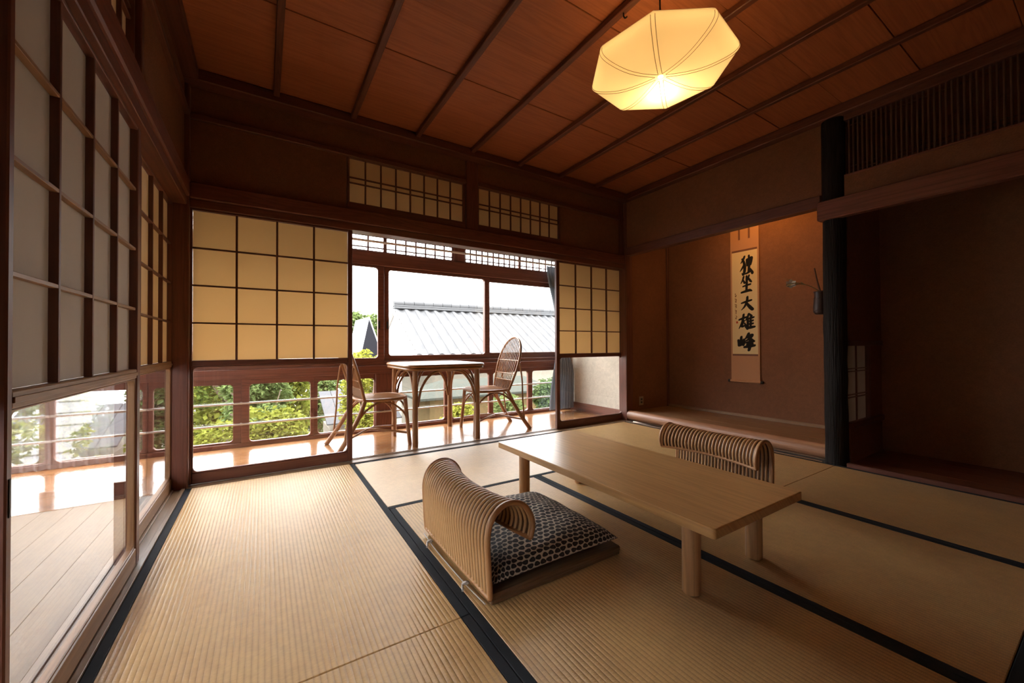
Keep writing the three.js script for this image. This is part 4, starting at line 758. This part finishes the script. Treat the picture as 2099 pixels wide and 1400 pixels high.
// ---- bushes and trees: stems and a crown of leaves
const leafMats = [[0.06, 0.082, 0.012], [0.14, 0.155, 0.022], [0.19, 0.195, 0.026], [0.042, 0.068, 0.018], [0.095, 0.13, 0.04]].map((c) => std(lin(...c), 0.95, null, { side: THREE.DoubleSide, transmission: 0.35, thickness: 0, specularIntensity: 0.15 }));
function foliage(seed, cx, cy, cz, rx, ry, rz, n, size) {
  const r = rng(seed), P = [], U = [], puffs = [];
  for (let k = 0; k < 12; k++) { const a = r() * 6.283, b = Math.acos(2 * r() - 1), q = 0.45 + 0.4 * r(); puffs.push([cx + rx * q * Math.sin(b) * Math.cos(a), cy + ry * q * Math.cos(b), cz + rz * q * Math.sin(b) * Math.sin(a), 0.32 + 0.2 * r()]); }
  for (let i = 0; i < n; i++) {
    const p = puffs[Math.floor(r() * puffs.length)], a = r() * 6.283, b = Math.acos(2 * r() - 1), q = p[3] * (0.55 + 0.45 * Math.cbrt(r()));
    const c = [p[0] + rx * q * Math.sin(b) * Math.cos(a), p[1] + ry * q * Math.cos(b), p[2] + rz * q * Math.sin(b) * Math.sin(a)];
    const d = new THREE.Vector3(r() - 0.5, r() * 0.5 - 0.35, r() - 0.5).normalize(), e = new THREE.Vector3(r() - 0.5, r() - 0.2, r() - 0.5).cross(d).normalize(), s = size * (0.6 + 0.8 * r()), m = new THREE.Vector3().crossVectors(d, e).multiplyScalar(0.18 * s);
    const A = [c[0], c[1], c[2]], T = [c[0] + d.x * s, c[1] + d.y * s, c[2] + d.z * s], Lp = [c[0] + d.x * s * 0.5 + e.x * s * 0.3 + m.x, c[1] + d.y * s * 0.5 + e.y * s * 0.3 + m.y, c[2] + d.z * s * 0.5 + e.z * s * 0.3 + m.z], Rp = [c[0] + d.x * s * 0.5 - e.x * s * 0.3 + m.x, c[1] + d.y * s * 0.5 - e.y * s * 0.3 + m.y, c[2] + d.z * s * 0.5 - e.z * s * 0.3 + m.z];
    P.push(...A, ...Lp, ...T, ...A, ...T, ...Rp); for (let k = 0; k < 6; k++) U.push(0, 0);
  }
  const g = new THREE.BufferGeometry(); g.setAttribute('position', new THREE.Float32BufferAttribute(P, 3)); g.setAttribute('uv', new THREE.Float32BufferAttribute(U, 2)); g.computeVertexNormals(); return g;
}
const trunkM = std(lin(0.12, 0.09, 0.06), 0.9, null);
function bush(name, label, cat, group, seed, cx, cy, cz, rx, ry, rz, n, size, mat, trunk = 0.05) {
  const o = thing(name, label, cat, group); o.position.set(cx, -3.2, cz); const r = rng(seed + 9);
  const f = part(o, 'foliage', foliage(seed, 0, cy + 3.2, 0, rx, ry, rz, n, size), leafMats[mat]); f.userData.kind = 'stuff';
  const tr = part(o, 'trunk', taper([[0, -0.1, 0], [r() * 0.2 - 0.1, (cy + 3.2) * 0.45, r() * 0.2 - 0.1], [0, cy + 3.2, 0]], [trunk * 1.3, trunk, trunk * 0.5], 10, 7), trunkM);
  for (let k = 0; k < 4; k++) { const a = r() * 6.28; part(tr, 'branch', taper([[0, (cy + 3.2) * 0.7, 0], [Math.cos(a) * rx * 0.4, (cy + 3.2) * 0.9, Math.sin(a) * rz * 0.4], [Math.cos(a) * rx * 0.7, cy + 3.2 + ry * 0.4, Math.sin(a) * rz * 0.7]], [trunk * 0.5, trunk * 0.35, trunk * 0.15], 8, 5), trunkM); }
}
{
  const G = 'garden bushes outside the veranda';
  bush('tall_tree', 'sunlit yellow-green tree behind the left pane of the veranda window', 'tree', undefined, 101, 3.1, 1.05, -10.4, 0.9, 1.1, 0.9, 5200, 0.14, 4, 0.1);
  bush('young_maple', 'bright yellow-green young tree in front of the dark slate roof', 'tree', undefined, 102, 1.95, 0.1, -4.6, 0.4, 0.74, 0.36, 3600, 0.075, 2, 0.05);
  bush('garden_bush', 'bright yellow-green bush behind the closed shoji door glass', 'bush', G, 103, 0.35, -0.5, -3.4, 0.64, 0.56, 0.42, 6500, 0.075, 1);
  bush('garden_bush', 'blue-green rounded bush behind the yellow-green one', 'bush', G, 104, 0.35, -0.15, -5.5, 0.66, 0.55, 0.5, 5000, 0.09, 4);
  bush('garden_bush', 'deep green shrub seen past the corner pillar', 'bush', G, 105, -1.0, -0.2, -4.0, 0.5, 0.65, 0.42, 5200, 0.08, 3);
  bush('garden_bush', 'light green low shrub at the foot of the veranda', 'bush', G, 106, -0.7, -0.55, -2.5, 0.42, 0.4, 0.3, 4200, 0.065, 1);
  bush('garden_bush', 'yellow-green climbing shrub under the left rattan chair', 'bush', G, 107, 1.62, -0.35, -3.1, 0.3, 0.5, 0.28, 3200, 0.07, 2);
  bush('garden_bush', 'yellow shrub against the beige shed wall', 'bush', G, 108, 3.25, -0.5, -3.3, 0.34, 0.4, 0.28, 3000, 0.07, 2);
  bush('garden_bush', 'dark green hedge beneath the grey curtain end of the windows', 'bush', G, 109, 5.4, -0.3, -3.2, 0.62, 0.66, 0.4, 5600, 0.08, 3);
  bush('garden_bush', 'green shrub behind the right rattan chair', 'bush', G, 110, 4.15, -0.45, -3.1, 0.32, 0.42, 0.28, 2800, 0.07, 4);
  bush('garden_bush', 'dark green bush behind the sheer curtain', 'bush', G, 111, -2.15, 0.0, -3.3, 0.45, 0.75, 0.4, 5000, 0.08, 3);
  bush('tall_tree', 'dark green tree behind the garden bushes', 'tree', undefined, 113, -0.2, 0.5, -7.6, 0.95, 1.05, 0.6, 5600, 0.11, 0, 0.1);
  const hedge = (label, seed, x0, x1, y1, z0, z1, n, size, mat) => {                      // clipped hedge: a box of leaves on a row of stems
    const o = thing('clipped_hedge', label, 'hedge'), r = rng(seed), P = [], U = [], nz = valueNoise(seed, 7, 7);
    for (let i = 0; i < n; i++) {
      const a = r(), b = Math.pow(r(), 0.7), f = r(), onTop = r() < 0.3, c = [x0 + (x1 - x0) * a, onTop ? y1 + 0.3 * nz(a, f) - 0.15 * r() : -3.2 + (y1 + 3.2) * b, onTop ? z0 + (z1 - z0) * f : (f < 0.5 ? z0 : z1) + (r() - 0.5) * 0.35];
      if (x1 - x0 < z1 - z0 && !onTop) { c[0] = (f < 0.5 ? x0 : x1) + (r() - 0.5) * 0.35; c[2] = z0 + (z1 - z0) * a; }
      const d = new THREE.Vector3(r() - 0.5, r() - 0.6, r() - 0.5).normalize(), e = new THREE.Vector3(r() - 0.5, r() - 0.2, r() - 0.5).cross(d).normalize(), s = size * (0.6 + 0.8 * r());
      const T = [c[0] + d.x * s, c[1] + d.y * s, c[2] + d.z * s], L = [c[0] + d.x * s * 0.5 + e.x * s * 0.35, c[1] + d.y * s * 0.5 + e.y * s * 0.35, c[2] + d.z * s * 0.5 + e.z * s * 0.35], Q = [c[0] + d.x * s * 0.5 - e.x * s * 0.35, c[1] + d.y * s * 0.5 - e.y * s * 0.35, c[2] + d.z * s * 0.5 - e.z * s * 0.35];
      P.push(...c, ...L, ...T, ...c, ...T, ...Q); for (let k = 0; k < 6; k++) U.push(0, 0);
    }
    const g = new THREE.BufferGeometry(); g.setAttribute('position', new THREE.Float32BufferAttribute(P, 3)); g.setAttribute('uv', new THREE.Float32BufferAttribute(U, 2)); g.computeVertexNormals();
    part(o, 'foliage', g, leafMats[mat]).userData.kind = 'stuff';
    for (let k = 0; k < 5; k++) part(o, 'stem', taper([[x0 + (x1 - x0) * (k + 0.5) / 5, -3.3, (z0 + z1) / 2], [x0 + (x1 - x0) * (k + 0.5) / 5, -1, (z0 + z1) / 2], [x0 + (x1 - x0) * (k + 0.5) / 5, y1 - 0.3, (z0 + z1) / 2]], [0.06, 0.05, 0.03], 8, 6), trunkM);
  };
  hedge('long green hedge closing the garden behind the bushes', 131, -1.3, 1.55, -0.05, -11.2, -10.3, 11000, 0.16, 1);
  hedge('unseen tall dark hedge added to shade the side veranda', 132, -3.9, -3.0, 1.7, -1.2, 4.6, 16000, 0.15, 0);  // stands out of view, added to block low sky light from the side
  for (let k = 0; k < 5; k++) bush('hill_tree', ['dark olive tree at the back of the garden, end of its row', 'light green tree at the back of the garden behind the grey roof', 'deep green tree at the back of the garden beside the grey roof', 'light green tree behind the long green hedge', 'pale green tree behind the dark slate roof'][k], 'tree', 'trees at the back of the garden', 120 + k, -7.3 + k * 2.35, -0.9, -13.3 - (k % 2) * 0.4, 0.86, 1.2, 0.8, 5200, 0.15, [0, 1, 3, 1, 4][k], 0.12);
}
renderer.render(scene, camera);
